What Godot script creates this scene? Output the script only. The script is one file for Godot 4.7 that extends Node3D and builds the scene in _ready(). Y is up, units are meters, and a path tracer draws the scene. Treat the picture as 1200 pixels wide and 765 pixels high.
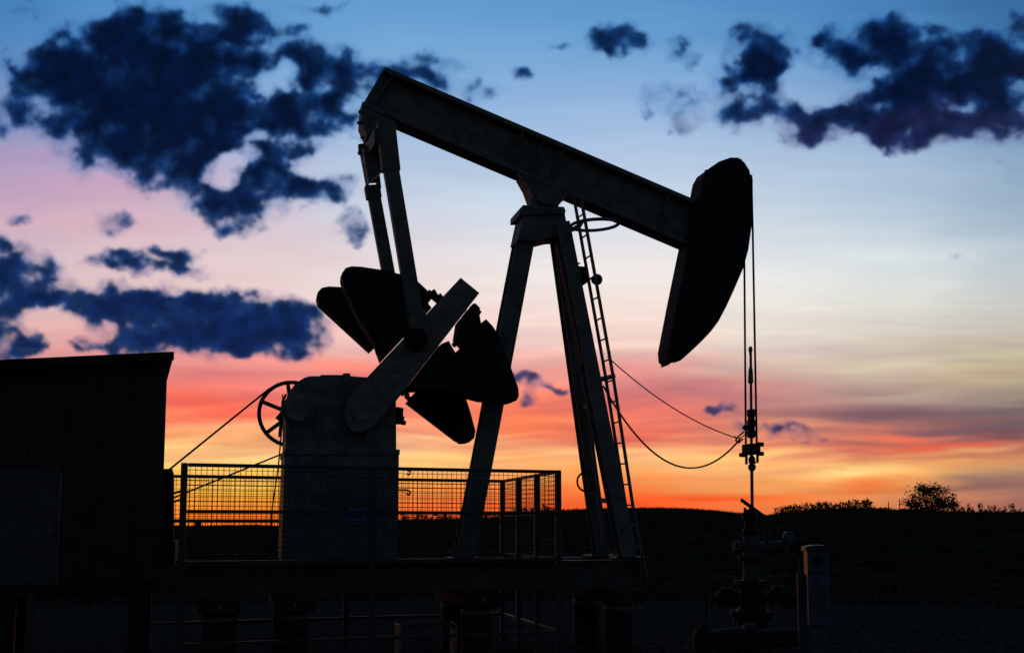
extends Node3D
# An oil-well pumpjack in silhouette against the afterglow of a sunset.

const FOCAL := 1060.0            # photograph pixels (1200 x 765)
const PITCH := 5.0
const PP := Vector2(600.0, 525.3)
const EYE := Vector3(0, 1.8, 0)
const HORIZON := 618.0

var frame := Transform3D.IDENTITY   # frame in which the thing being built is laid out
var origin := Vector3.ZERO          # the thing's base in that frame
var st: SurfaceTool
var mats := {}
var rng := RandomNumberGenerator.new()
var taken := {}


func _ready() -> void:
	rng.seed = 71
	make_camera()
	make_sky()
	make_light()
	make_materials()
	make_terrain()
	var yaw := deg_to_rad(17.1)
	var pump_frame := Transform3D(Basis(Vector3.UP, yaw), Vector3(0.632, 0.0, -13.4))
	frame = pump_frame
	make_pumpjack()
	frame = pump_frame
	make_foundation()
	make_motor()
	make_fence()
	make_wellhead()
	make_sign()
	make_step()
	frame = Transform3D(Basis(Vector3.UP, deg_to_rad(23.0)), Vector3(-4.2, 0, -11.3))
	make_shed()
	frame = pump_frame
	make_cabinets()
	make_vegetation()


# ------------------------------------------------------------------ camera, sky, light

func make_camera() -> void:
	var cam := Camera3D.new()
	cam.name = "camera"
	cam.position = EYE
	cam.rotation_degrees = Vector3(PITCH, 0, 0)
	cam.near = 0.1
	cam.far = 6000.0
	cam.projection = Camera3D.PROJECTION_FRUSTUM
	cam.size = 765.0 / FOCAL * cam.near
	cam.frustum_offset = Vector2(0, (PP.y - 382.5) / FOCAL * cam.near)
	add_child(cam)
	cam.current = true


func ray(px: float, py: float) -> Vector3:
	return Basis(Vector3.RIGHT, deg_to_rad(PITCH)) * Vector3((px - PP.x) / FOCAL, (PP.y - py) / FOCAL, -1.0)


const PAL_X := [0.0, 150.0, 300.0, 450.0, 600.0, 750.0, 900.0, 1050.0, 1200.0]
const PAL_Y := [-60.0, 40.0, 110.0, 180.0, 240.0, 300.0, 350.0, 400.0, 432.0, 462.0, 490.0, 515.0, 537.0, 560.0, 585.0, 612.0]
# the colours of clear sky and thin high cloud between the dark cumulus, rows from high to low
const PAL := [
	["3a78b4", "4585c0", "5290c8", "5593cc", "5091cb", "4a8bc6", "4281bc", "3872ac", "2d6298"],
	["4f88bf", "5b93c9", "669dd0", "6fa5d5", "6ea4d5", "689fd1", "5e95ca", "5089bf", "3f74a8"],
	["7a93c0", "84a0cd", "8aadd6", "8db4dc", "8db2dd", "8fb2dc", "8cafd8", "7ea3cf", "648eba"],
	["a79cc0", "b0a6c8", "b2b6d6", "afc4e0", "acc5e2", "b0c6e2", "acc3de", "a2bbd6", "8ca9c6"],
	["c8a6bf", "d2b0c2", "ccbfd0", "cad2e2", "ccd9e8", "ccdaea", "c3d2e2", "b5c7da", "9fb6cc"],
	["d6bcc6", "dfc3c9", "e3cccf", "e6dbdf", "e8e3e4", "ebe6e6", "e4e8ea", "d5dee3", "bccad4"],
	["dfc4c4", "e6c6c4", "ead0cd", "eedad6", "f3e0db", "f5e4dd", "ece9e2", "e0e1da", "cccfcc"],
	["e3aaa6", "e9aaa5", "edb4ae", "f0c0b9", "f4cfc7", "f4d2c8", "e4d6ca", "d9d0c2", "c9c0b0"],
	["e68c88", "ea8a82", "ee908a", "f09e94", "f0a99e", "e4a29a", "d6b6aa", "d0bda8", "c8b896"],
	["f0786e", "f67768", "f97c6c", "f8877a", "f9826e", "dc7f7a", "c49a90", "b8a092", "ad9c88"],
	["f87a60", "fb7c5c", "fa8464", "f68e72", "fb8058", "ea7668", "b87a74", "8c6a6c", "7f686a"],
	["f8a070", "f9a66e", "f9ac74", "f6b084", "f59e70", "f8946c", "e88c6c", "d47560", "b46a5e"],
	["ffc67e", "ffcb80", "ffcc86", "fcc890", "fcbc80", "ffba7c", "ffb878", "f8b06e", "e09c68"],
	["ffb850", "ffbe50", "ffbe54", "ffac58", "ff9f54", "ff9a56", "ffaa60", "eea45e", "b4886a"],
	["ffa032", "ffa532", "ffa034", "ff8438", "ff7436", "ff6630", "f48a4a", "e08c58", "a87060"],
	["ff7a20", "ff8022", "fc7022", "f85a28", "f25628", "ea4c22", "e0683c", "c87050", "a0645a"],
]
# bars of thin cloud in the glow: x, y, half length, half height, colour, strength
const BARS := [
	[1065, 489, 150, 12, "815f68", 0.9], [1190, 503, 90, 7, "78494f", 0.8], [1190, 484, 70, 18, "716166", 0.7], [1095, 518, 72, 6, "ee6248", 0.9], 
	[985, 548, 72, 9, "ffdc8c", 1.0], [1130, 540, 60, 8, "f4a660", 0.5], [1012, 571, 42, 6, "ee7338", 0.75], [1175, 570, 70, 10, "8c6660", 0.75], [1100, 590, 80, 8, "c87a5c", 0.5],
	[835, 582, 95, 11, "ff5a22", 0.8], [720, 440, 80, 10, "ee8c86", 0.6], [835, 462, 85, 18, "cb7678", 0.75], [780, 425, 60, 7, "f0b0a6", 0.5],
	[228, 470, 60, 12, "fb6c58", 0.75], [430, 432, 70, 9, "f9786c", 0.6], [290, 425, 60, 7, "f5968c", 0.6], [250, 503, 60, 5, "f6b48c", 0.6], [240, 478, 70, 6, "ff6650", 0.6], [290, 522, 50, 6, "ffb478", 0.6],
	[620, 500, 70, 9, "ff7c4e", 0.6], [520, 545, 60, 8, "ffc878", 0.7], [510, 505, 50, 6, "ff9a78", 0.5], [770, 505, 70, 6, "f4705a", 0.7], [780, 545, 70, 8, "ffc27c", 0.75],
	[640, 455, 50, 7, "fa9484", 0.6], [300, 570, 70, 8, "ffcb50", 0.6], [620, 535, 40, 5, "ff8e54", 0.5], [900, 540, 40, 7, "ffb870", 0.6], [880, 470, 40, 8, "b98288", 0.5],
	[1120, 400, 90, 12, "bfae9c", 0.5], [1000, 430, 90, 9, "cdb9a6", 0.5], [1150, 445, 70, 8, "cbb792", 0.6], [1010, 455, 60, 6, "a98e8a", 0.5],
	[110, 215, 110, 14, "cf9fc0", 0.45], [120, 262, 130, 10, "e0b2bc", 0.5], [1020, 300, 150, 14, "dfe6e6", 0.5], [700, 320, 120, 16, "f4efec", 0.5],
	[40, 185, 60, 9, "b596c0", 0.5], [920, 285, 60, 16, "c4ccd6", 0.35],
]
# dark cumulus, as lobes: x, y, half width, half height, weight (negative: a gap)
const LOBES := [
	[185, 105, 145, 85, 1.1], [195, 98, 120, 72, 0.9], [215, 175, 80, 48, 0.9], [60, 95, 50, 36, 0.6], [320, 130, 70, 26, 0.5], [290, 215, 60, 40, 0.5], [175, 72, 95, 48, 0.7], [105, 95, 80, 48, 0.7], [150, 150, 80, 52, 0.6], [205, 150, 95, 62, 1.0], [150, 28, 26, 22, 0.8], [55, 85, 48, 28, 0.75], [105, 50, 60, 26, 0.6], [285, 30, 44, 22, 0.85], [255, 70, 60, 38, 0.7],
	[332, 36, 24, 12, 0.45], [360, 75, 52, 26, 0.85], [398, 105, 38, 40, 0.8], [350, 130, 62, 32, 0.85], [330, 170, 48, 32, 0.8], [300, 210, 52, 36, 0.85], [268, 250, 34, 26, 0.8], [235, 232, 40, 16, 0.45],
	[375, 222, 42, 18, 0.75], [415, 262, 20, 16, 0.55], [425, 120, 30, 34, 0.45], [445, 95, 26, 24, 0.55], [490, 85, 55, 22, 0.6], [540, 110, 40, 14, 0.25],
	[316, 101, 20, 15, -1.8], [338, 88, 15, 18, -1.7], [262, 200, 20, 20, -1.9], [284, 182, 22, 13, -1.6], [304, 157, 28, 9, -1.4], [268, 60, 24, 10, -1.1], [402, 126, 16, 10, -1.0], [80, 58, 28, 9, -0.8], [368, 196, 30, 14, -1.2], [60, 118, 30, 16, -0.7], [125, 148, 14, 8, -0.5],
	[55, 130, 40, 28, 0.3], [0, 140, 36, 22, 0.55], [22, 260, 18, 8, 0.5], [130, 262, 32, 14, 0.38], [95, 190, 26, 26, 0.22], [12, 8, 26, 9, 0.35], [372, 8, 34, 9, 0.35],
	[130, 305, 38, 12, 0.75], [165, 316, 34, 11, 0.75], [203, 298, 26, 9, 0.65], [200, 316, 18, 13, 0.75], [170, 338, 120, 9, -0.9], [232, 318, 20, 12, 0.42],
	[30, 313, 42, 22, 0.7], [4, 290, 12, 10, 0.5], [20, 345, 70, 28, 1.0], [5, 390, 46, 34, 0.85], [34, 408, 26, 12, 0.6], [60, 345, 40, 16, 0.7], [52, 374, 36, 18, -1.4],
	[120, 358, 60, 24, 0.9], [190, 374, 95, 36, 1.3], [265, 377, 90, 36, 1.3], [325, 386, 56, 32, 1.2], [215, 352, 60, 20, 0.6], [145, 402, 26, 18, 0.7], [98, 403, 16, 10, 0.5], [378, 396, 14, 14, 0.42], [278, 415, 12, 8, 0.45],
	[104, 386, 26, 14, -1.0],
	[728, 46, 34, 18, 0.72], [700, 48, 18, 14, 0.35], [802, 62, 20, 14, 0.62], [760, 52, 26, 14, 0.32], [612, 88, 18, 9, 0.4], [785, 120, 40, 20, 0.28], [805, 145, 20, 16, 0.26], [660, 56, 20, 8, 0.25],
	[898, 58, 50, 30, 1.1], [888, 85, 48, 26, 0.95], [868, 118, 48, 30, 0.62], [900, 120, 38, 22, 0.6], [850, 140, 30, 14, 0.4], [853, 78, 18, 12, -0.9], [880, 98, 26, 9, -0.5],
	[1015, 45, 62, 26, 0.95], [985, 68, 36, 24, 0.85], [1050, 60, 50, 22, 0.55], [1085, 100, 100, 52, 1.3], [1120, 120, 90, 40, 0.6], [1135, 78, 80, 40, 1.0], [1190, 85, 60, 44, 0.8], [1010, 128, 60, 28, 0.85], [950, 150, 42, 22, 0.75], [1060, 148, 60, 24, 0.8],
	[1170, 138, 50, 28, 0.75], [1196, 30, 20, 20, 0.6], [1030, 150, 40, 16, 0.5], [1006, 88, 24, 12, -1.0], [976, 108, 42, 13, -1.2], [948, 72, 18, 46, -1.0], [1145, 122, 28, 11, -1.1], [1030, 125, 16, 7, -0.7], [1195, 105, 16, 12, -0.9],
	[615, 443, 22, 7, 0.65], [632, 452, 22, 7, 0.6], [655, 457, 20, 6, 0.5], [620, 466, 14, 10, 0.5], [600, 450, 10, 8, 0.3], [842, 477, 22, 6, 0.55], [866, 500, 12, 8, 0.4], [912, 500, 22, 7, 0.55], [936, 506, 18, 10, 0.6], [961, 513, 8, 5, 0.5],
	[905, 508, 14, 9, 0.45], [925, 508, 12, 5, -0.8], [1118, 298, 10, 4, 0.2], [1180, 192, 16, 5, 0.3],
]


var soft: FastNoiseLite


func make_sky() -> void:
	var wide := 4096
	var rows: Array = []
	for r in PAL:
		var line: Array = []
		for c in r:
			line.append(Color(c))
		rows.append(line)
	var bars: Array = []
	for b in BARS:
		bars.append([float(b[0]), float(b[1]), 1.0 / b[2], 1.0 / b[3], Color(b[4]), float(b[5])])
	var n1 := noise(11, 1.0, 5)
	var n2 := noise(12, 1.0, 4)
	var n3 := noise(13, 1.0, 5)
	soft = noise(14, 1.0, 4)
	soft.fractal_gain = 0.42
	# the whole sky at a quarter of the size, then the part round the afterglow, with its finer clouds, at full size
	var small := Image.create(wide / 4, wide / 8, false, Image.FORMAT_RGBAF)
	var below := Color(0.20, 0.07, 0.03)
	for j in wide / 8:
		var el := 90.0 - (j + 0.5) / (wide / 8.0) * 180.0
		for i in wide / 4:
			var az := ((i + 0.5) / (wide / 4.0) - 0.5) * 360.0
			small.set_pixel(i, j, sky_color(az, el, rows, bars, n1, n2, n3, false) if el > -1.0 else below)
	small.resize(wide, wide / 2, Image.INTERPOLATE_CUBIC)
	var per := wide / 360.0
	var i0 := int((180.0 - 37.0) * per)
	var i1 := int((180.0 + 37.0) * per)
	var j0 := int((90.0 - 37.0) * per)
	var j1 := int(90.0 * per)
	for j in range(j0, j1 + 2):
		var el := 90.0 - (j + 0.5) / per
		for i in range(i0, i1):
			var az := (i + 0.5) / per - 180.0
			var c: Color = sky_color(az, maxf(el, 0.02), rows, bars, n1, n2, n3, true)
			var edge := minf(minf((az + 37.0) / 3.0, (37.0 - az) / 3.0), (37.0 - el) / 3.0)
			if edge < 1.0:
				c = small.get_pixel(i, j).lerp(c, smoothstep(0.0, 1.0, maxf(edge, 0.0)))
			small.set_pixel(i, j, c)
	var pano := PanoramaSkyMaterial.new()
	var turned := Image.create(wide, wide / 2, false, Image.FORMAT_RGBAF)   # north (-z) lies at the edge of a panorama
	turned.blit_rect(small, Rect2i(wide / 2, 0, wide / 2, wide / 2), Vector2i(0, 0))
	turned.blit_rect(small, Rect2i(0, 0, wide / 2, wide / 2), Vector2i(wide / 2, 0))
	pano.panorama = ImageTexture.create_from_image(turned)
	var sky := Sky.new()
	sky.sky_material = pano
	var env := Environment.new()
	env.background_mode = Environment.BG_SKY
	env.sky = sky
	env.background_energy_multiplier = 1.0
	env.tonemap_mode = Environment.TONE_MAPPER_LINEAR
	env.tonemap_exposure = 1.0
	env.sdfgi_enabled = true
	env.ssao_enabled = true
	env.ssil_enabled = true
	var we := WorldEnvironment.new()
	we.name = "world_environment"
	we.environment = env
	add_child(we)


func noise(s: int, freq: float, octaves: int) -> FastNoiseLite:
	var n := FastNoiseLite.new()
	n.seed = s
	n.noise_type = FastNoiseLite.TYPE_SIMPLEX_SMOOTH
	n.frequency = freq
	n.fractal_octaves = octaves
	n.fractal_gain = 0.55
	return n


# colour (linear) of the sky towards azimuth az (0 is north, -z) and elevation el, in degrees
func sky_color(az: float, el: float, rows: Array, bars: Array, n1: FastNoiseLite, n2: FastNoiseLite, n3: FastNoiseLite, fine: bool) -> Color:
	var a := deg_to_rad(clampf(az, -44.0, 44.0))
	var e := deg_to_rad(clampf(el, 0.0, 44.0))
	var d := Vector3(sin(a) * cos(e), sin(e), -cos(a) * cos(e))
	d = Basis(Vector3.RIGHT, -deg_to_rad(PITCH)) * d
	var x := PP.x + FOCAL * d.x / -d.z
	var y := PP.y - FOCAL * d.y / -d.z
	# thin high cloud: the bands are drawn out along the horizon and pulled up and down by the wind
	var low := smoothstep(330.0, 460.0, y) * (1.0 - 0.6 * smoothstep(570.0, 615.0, y))
	var sway := n1.get_noise_2d(x / 420.0, y / 46.0)
	var lean := n2.get_noise_2d(x / 700.0 + 3.0, y / 300.0) * 26.0
	var fibre := n2.get_noise_2d(x / 330.0 + y / 120.0, (y + lean) / 24.0)
	var ys := y + (sway * 15.0 + fibre * 13.0) * (0.10 + 0.90 * low)
	var xs := x + n1.get_noise_2d(x / 300.0 + 40.0, y / 60.0) * 60.0
	var c := palette(rows, xs, ys)
	for b in bars:
		var dy: float = (ys - b[1]) * b[3]
		if absf(dy) > 2.4:
			continue
		var dx: float = (xs - b[0]) * b[2]
		if absf(dx) > 2.4:
			continue
		var t: float = b[5] * exp(-dx * dx - dy * dy)
		c = c.lerp(b[4], clampf(t, 0.0, 1.0))
	var v := 1.0 + fibre * (0.02 + 0.10 * low)
	c = Color(c.r * v, c.g * v * (1.0 + 0.06 * low * fibre), c.b * v)
	# dark cumulus
	var wx := x + n3.get_noise_2d(x / 95.0, y / 95.0) * 16.0 + n2.get_noise_2d(x / 34.0, y / 34.0) * 6.0
	var wy := y + n3.get_noise_2d(x / 95.0 + 77.0, y / 95.0) * 13.0 + n2.get_noise_2d(x / 34.0 + 31.0, y / 34.0) * 6.0
	var body := 0.0
	var gap := 0.0
	if fine:
		for l in LOBES:
			var ly: float = (wy - l[1]) / (l[3] * 1.35)
			if absf(ly) > 1.0:
				continue
			var lx: float = (wx - l[0]) / (l[2] * 1.35)
			var q := 1.0 - lx * lx - ly * ly
			if q > 0.0 and l[4] < 0.0:
				gap -= l[4] * q
			elif q > 0.0:
				body += l[4] * q * q * (1.7 - 0.7 * q)
	elif absf(az) > 31.0 or el > 31.0:
		# further round the sky the same broken cumulus goes on
		var m := n3.get_noise_2d(az / 26.0 + 9.0, el / 13.0)
		body = maxf(0.0, m - 0.12) * 4.0 * smoothstep(4.0, 12.0, el) * smoothstep(0.0, 6.0, maxf(absf(az) - 31.0, el - 31.0))
	if body > 0.0:
		var puff := soft.get_noise_2d(x / 62.0 + 200.0, y / 50.0) * 0.75 + soft.get_noise_2d(x / 24.0, y / 21.0) * 0.26 + n3.get_noise_2d(x / 9.0, y / 8.0) * 0.05
		var bulk := 1.5 * (1.0 - exp(-body / 1.1))
		var depth := bulk + puff * (0.80 + 0.25 * minf(bulk, 1.0)) - 0.10 - gap * 0.62
		var cover := maxf(smoothstep(0.0, 0.72, depth), 0.38 * smoothstep(-0.38, 0.35, depth) * minf(1.0, bulk * 3.0))
		var thick := smoothstep(0.05, 0.62, depth)
		var heart := smoothstep(0.45, 1.25, depth)
		var hue := smoothstep(40.0, 420.0, y)
		var thin_c := Color("3a70aa").lerp(Color("54548e"), hue)
		var core := Color("103468").lerp(Color("16305f"), smoothstep(80.0, 380.0, y)).lerp(Color("02102e").lerp(Color("0a2050"), smoothstep(160.0, 380.0, y)), heart)
		var plum := smoothstep(0.05, 0.5, n2.get_noise_2d(x / 120.0 + 5.0, y / 70.0) * 0.5 + (y - 105.0) / 90.0 * smoothstep(700.0, 900.0, x) + (y - 250.0) / 330.0 * (1.0 - smoothstep(700.0, 900.0, x)) + 0.05)
		thin_c = thin_c.lerp(Color("6a4a78"), plum * 0.6)
		core = core.lerp(Color("211f46"), plum * 0.6 * smoothstep(700.0, 900.0, x))
		var late := smoothstep(415.0, 435.0, y)
		core = core.lerp(Color("433c68"), late)
		thin_c = thin_c.lerp(Color("775a80"), late)
		var cc := thin_c.lerp(core, thick)
		var relief := 1.0 + soft.get_noise_2d(x / 30.0, y / 26.0) * 0.32
		cc = Color(cc.r * relief, cc.g * relief, cc.b * relief)
		c = c.lerp(cc, cover * 0.97)
	c = Color(clampf(c.r, 0, 1), clampf(c.g, 0, 1), clampf(c.b, 0, 1)).srgb_to_linear()
	# away from the afterglow and overhead the sky falls to dusk
	var dusk := Color(0.062, 0.084, 0.108).lerp(Color(0.022, 0.042, 0.082), smoothstep(0.0, 70.0, el))
	var up := smoothstep(27.0, 60.0, el)
	var round_sky := smoothstep(27.0, 85.0, absf(az + 4.0))
	var far := 1.0 - (1.0 - up) * (1.0 - round_sky)
	return c.lerp(dusk, far)


func palette(rows: Array, x: float, y: float) -> Color:
	var i := 0
	while i < PAL_X.size() - 2 and x > PAL_X[i + 1]:
		i += 1
	var j := 0
	while j < PAL_Y.size() - 2 and y > PAL_Y[j + 1]:
		j += 1
	var u := clampf((x - PAL_X[i]) / (PAL_X[i + 1] - PAL_X[i]), 0.0, 1.0)
	var v := clampf((y - PAL_Y[j]) / (PAL_Y[j + 1] - PAL_Y[j]), 0.0, 1.0)
	u = u * u * (3.0 - 2.0 * u)
	var p: Color = rows[j][i].lerp(rows[j][i + 1], u)
	var q: Color = rows[j + 1][i].lerp(rows[j + 1][i + 1], u)
	return p.lerp(q, v)


func make_light() -> void:
	# the sun has gone down behind the ridge: only the last red light from the horizon is left
	var sun := DirectionalLight3D.new()
	sun.name = "sun"
	sun.light_color = Color(1.0, 0.5, 0.25)
	sun.light_energy = 0.05
	sun.light_angular_distance = 6.0
	sun.shadow_enabled = true
	add_child(sun)
	var from := Vector3(sin(deg_to_rad(-17.5)), tan(deg_to_rad(1.5)), -cos(deg_to_rad(-17.5)))
	sun.look_at_from_position(Vector3.ZERO, -from, Vector3.UP)


# ------------------------------------------------------------------ materials

func make_materials() -> void:
	var grime := grain(256, 21, 0.018, 0.74, 1.0)
	var fine := grain(256, 22, 0.09, 0.6, 1.0)
	mats.skid = mat(Color(0.065, 0.072, 0.072), 0.7, grime, 0.7)
	mats.paint = mat(Color(0.125, 0.142, 0.138), 0.62, grime, 0.7)
	mats.steel = mat(Color(0.15, 0.165, 0.165), 0.55, grime, 1.1)
	mats.cast = mat(Color(0.022, 0.022, 0.022), 0.8, fine, 1.6)
	mats.rope = mat(Color(0.02, 0.02, 0.02), 0.6, fine, 6.0)
	mats.rubber = mat(Color(0.012, 0.012, 0.012), 0.7, fine, 3.0)
	mats.galvanised = mat(Color(0.050, 0.055, 0.058), 0.55, fine, 2.0)
	mats.wood = mat(Color(0.030, 0.026, 0.022), 0.9, grime, 1.3)
	mats.concrete = mat(Color(0.10, 0.09, 0.085), 0.9, fine, 1.2)
	mats.shed = mat(Color(0.034, 0.038, 0.038), 0.8, grime, 0.5)
	mats.cabinet = mat(Color(0.062, 0.07, 0.074), 0.6, grime, 0.8)
	mats.bluebox = mat(Color(0.065, 0.095, 0.13), 0.5, grime, 0.8)
	mats.sign_blue = mat(Color(0.03, 0.22, 0.48), 0.5, fine, 3.0)
	mats.sign_dark = mat(Color(0.006, 0.012, 0.03), 0.5, fine, 3.0)
	mats.tag = mat(Color(0.45, 0.43, 0.40), 0.6, fine, 3.0)
	mats.red = mat(Color(0.16, 0.07, 0.05), 0.6, fine, 2.0)
	mats.ground = mat(Color(0.034, 0.037, 0.030), 1.0, grain(512, 31, 0.012, 0.45, 1.0), 0.09)
	mats.ground.metallic_specular = 0.0
	mats.pad = mat(Color(0.050, 0.054, 0.054), 1.0, grain(512, 32, 0.03, 0.5, 1.0), 0.35)
	mats.pad.metallic_specular = 0.0
	mats.bark = mat(Color(0.030, 0.025, 0.02), 0.95, fine, 2.0)
	mats.leaf = mat(Color(0.030, 0.040, 0.020), 0.8, null, 1.0)
	mats.grass = mat(Color(0.042, 0.048, 0.028), 0.9, null, 1.0)
	mats.leaf.metallic_specular = 0.1
	mats.grass.metallic_specular = 0.0
	mats.leaf.cull_mode = BaseMaterial3D.CULL_DISABLED
	mats.grass.cull_mode = BaseMaterial3D.CULL_DISABLED


func grain(size: int, s: int, freq: float, lo: float, hi: float) -> ImageTexture:
	var n := noise(s, freq, 5)
	var src := n.get_seamless_image(size, size)
	src.convert(Image.FORMAT_RGBA8)
	var n_2 := noise(s + 100, freq * 5.0, 3)
	var second := n_2.get_seamless_image(size, size)
	second.convert(Image.FORMAT_RGBA8)
	var im := Image.create(size, size, false, Image.FORMAT_RGBA8)
	for j in size:
		for i in size:
			var v := src.get_pixel(i, j).r * 0.65 + second.get_pixel(i, j).r * 0.35
			var w := lerpf(lo, hi, smoothstep(0.25, 0.75, v))
			im.set_pixel(i, j, Color(w, w * lerpf(0.97, 1.0, v), w * lerpf(0.93, 1.0, v)))
	return ImageTexture.create_from_image(im)


func mat(c: Color, rough: float, tex: Texture2D, scale: float) -> StandardMaterial3D:
	var m := StandardMaterial3D.new()
	m.albedo_color = c.linear_to_srgb()
	m.roughness = rough
	m.metallic_specular = 0.35
	if tex:
		m.albedo_texture = tex
		m.uv1_triplanar = true
		m.uv1_world_triplanar = true
		m.uv1_scale = Vector3(scale, scale, scale)
	return m


# ------------------------------------------------------------------ building helpers

# where the line of sight through a photograph pixel meets the upright plane w metres behind the frame's own plane (in the frame: x along, y up, z = -w)
func at(px: float, py: float, w: float) -> Vector3:
	var inv := frame.affine_inverse()
	var o := inv * EYE
	var d := inv.basis * ray(px, py)
	var t := (-w - o.z) / d.z
	return o + d * t


func outline(pts: Array, w: float) -> PackedVector2Array:
	var out := PackedVector2Array()
	for p in pts:
		var q := at(p[0], p[1], w)
		out.append(Vector2(q.x, q.y))
	return out


func thing(called: String, label: String, category: String, base: Vector3, group := "", kind := "") -> Node3D:
	var o := Node3D.new()
	o.name = numbered(called)
	add_child(o)
	o.transform = frame * Transform3D(Basis.IDENTITY, base)
	origin = base
	o.set_meta("label", label)
	if kind == "":
		o.set_meta("category", category)
	else:
		o.set_meta("kind", kind)
	if group != "":
		o.set_meta("group", group)
	return o


func numbered(called: String) -> String:
	var n: int = taken.get(called, 0)
	taken[called] = n + 1
	return called if n == 0 else "%s_%03d" % [called, n]


func start() -> void:
	st = SurfaceTool.new()
	st.begin(Mesh.PRIMITIVE_TRIANGLES)


func done(called: String, m: Material, parent: Node, label := "") -> MeshInstance3D:
	var o := MeshInstance3D.new()
	o.name = called
	st.set_material(m)
	o.mesh = st.commit()
	parent.add_child(o, true)
	if label != "":
		o.set_meta("label", label)
	return o


func tri(a: Vector3, b: Vector3, c: Vector3, n: Vector3) -> void:
	if (b - a).cross(c - a).dot(n) > 0.0:
		var t := b
		b = c
		c = t
	for p in [a, b, c]:
		st.set_normal(n)
		st.add_vertex(p - origin)


func quad(a: Vector3, b: Vector3, c: Vector3, d: Vector3, n: Vector3) -> void:
	tri(a, b, c, n)
	tri(a, c, d, n)


# a plate with the given outline; its near face lies w behind the frame's plane and it is thick metres deep; edges are chamfered
func plate(poly: PackedVector2Array, w: float, thick: float, chamfer := 0.0) -> void:
	var n := poly.size()
	var ccw := not Geometry2D.is_polygon_clockwise(poly)
	var inner := poly
	if chamfer > 0.0:
		inner = PackedVector2Array()
		for i in n:
			var p0 := poly[(i + n - 1) % n]
			var p1 := poly[i]
			var p2 := poly[(i + 1) % n]
			var d1 := (p1 - p0).normalized()
			var d2 := (p2 - p1).normalized()
			var m1 := Vector2(-d1.y, d1.x)
			var m2 := Vector2(-d2.y, d2.x)
			var m := (m1 + m2)
			m = m.normalized() / maxf(0.5, m.normalized().dot(m1))
			inner.append(p1 + m * chamfer * (1.0 if ccw else -1.0))
	var idx := Geometry2D.triangulate_polygon(inner)
	var z0 := -w
	var z1 := -w - thick
	for k in range(0, idx.size(), 3):
		for s in 2:
			var z := z0 if s == 0 else z1
			tri(v3(inner[idx[k]], z), v3(inner[idx[k + 1]], z), v3(inner[idx[k + 2]], z), Vector3(0, 0, 1 if s == 0 else -1))
	for i in n:
		var p := poly[i]
		var q := poly[(i + 1) % n]
		var e := (q - p).normalized()
		var nn := Vector3(e.y, -e.x, 0) * (1.0 if ccw else -1.0)
		quad(v3(p, z0 - chamfer), v3(q, z0 - chamfer), v3(q, z1 + chamfer), v3(p, z1 + chamfer), nn)
		if chamfer > 0.0:
			var pi_ := inner[i]
			var qi := inner[(i + 1) % n]
			quad(v3(p, z0 - chamfer), v3(q, z0 - chamfer), v3(qi, z0), v3(pi_, z0), (nn + Vector3(0, 0, 1)).normalized())
			quad(v3(p, z1 + chamfer), v3(q, z1 + chamfer), v3(qi, z1), v3(pi_, z1), (nn - Vector3(0, 0, 1)).normalized())


func v3(p: Vector2, z: float) -> Vector3:
	return Vector3(p.x, p.y, z)


# a box with chamfered edges
func box(c: Vector3, size: Vector3, b := Basis.IDENTITY, ch := 0.006) -> void:
	var h := size / 2.0
	ch = minf(ch, minf(h.x, minf(h.y, h.z)) * 0.5)
	for ax in 3:
		var u := (ax + 1) % 3
		var v := (ax + 2) % 3
		for s in [-1.0, 1.0]:
			var n := Vector3.ZERO
			n[ax] = s
			var q: Array = []
			for k in [[-1, -1], [1, -1], [1, 1], [-1, 1]]:
				var p := Vector3.ZERO
				p[ax] = s * h[ax]
				p[u] = k[0] * (h[u] - ch)
				p[v] = k[1] * (h[v] - ch)
				q.append(c + b * p)
			quad(q[0], q[1], q[2], q[3], b * n)
	for ax in 3:
		var u := (ax + 1) % 3
		var v := (ax + 2) % 3
		for su in [-1.0, 1.0]:
			for sv in [-1.0, 1.0]:
				var q: Array = []
				for k in [[-1, 0], [1, 0], [1, 1], [-1, 1]]:
					var p := Vector3.ZERO
					p[ax] = k[0] * (h[ax] - ch)
					p[u] = su * (h[u] - (ch if k[1] == 1 else 0.0))
					p[v] = sv * (h[v] - (0.0 if k[1] == 1 else ch))
					q.append(c + b * p)
				var n := Vector3.ZERO
				n[u] = su
				n[v] = sv
				quad(q[0], q[1], q[2], q[3], (b * n).normalized())
	for sx in [-1.0, 1.0]:
		for sy in [-1.0, 1.0]:
			for sz in [-1.0, 1.0]:
				var s := Vector3(sx, sy, sz)
				tri(c + b * (s * (h - Vector3(0, ch, ch))), c + b * (s * (h - Vector3(ch, 0, ch))), c + b * (s * (h - Vector3(ch, ch, 0))), (b * s).normalized())


# a bar of rectangular section from a to b; its wide side is turned towards "side"
func bar(a: Vector3, b: Vector3, wide: float, deep: float, side := Vector3(1, 0, 0), ch := 0.006) -> void:
	var y := (b - a).normalized()
	var z := side.cross(y).normalized()
	var x := y.cross(z)
	box((a + b) / 2.0, Vector3(wide, a.distance_to(b), deep), Basis(x, y, z), ch)


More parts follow.
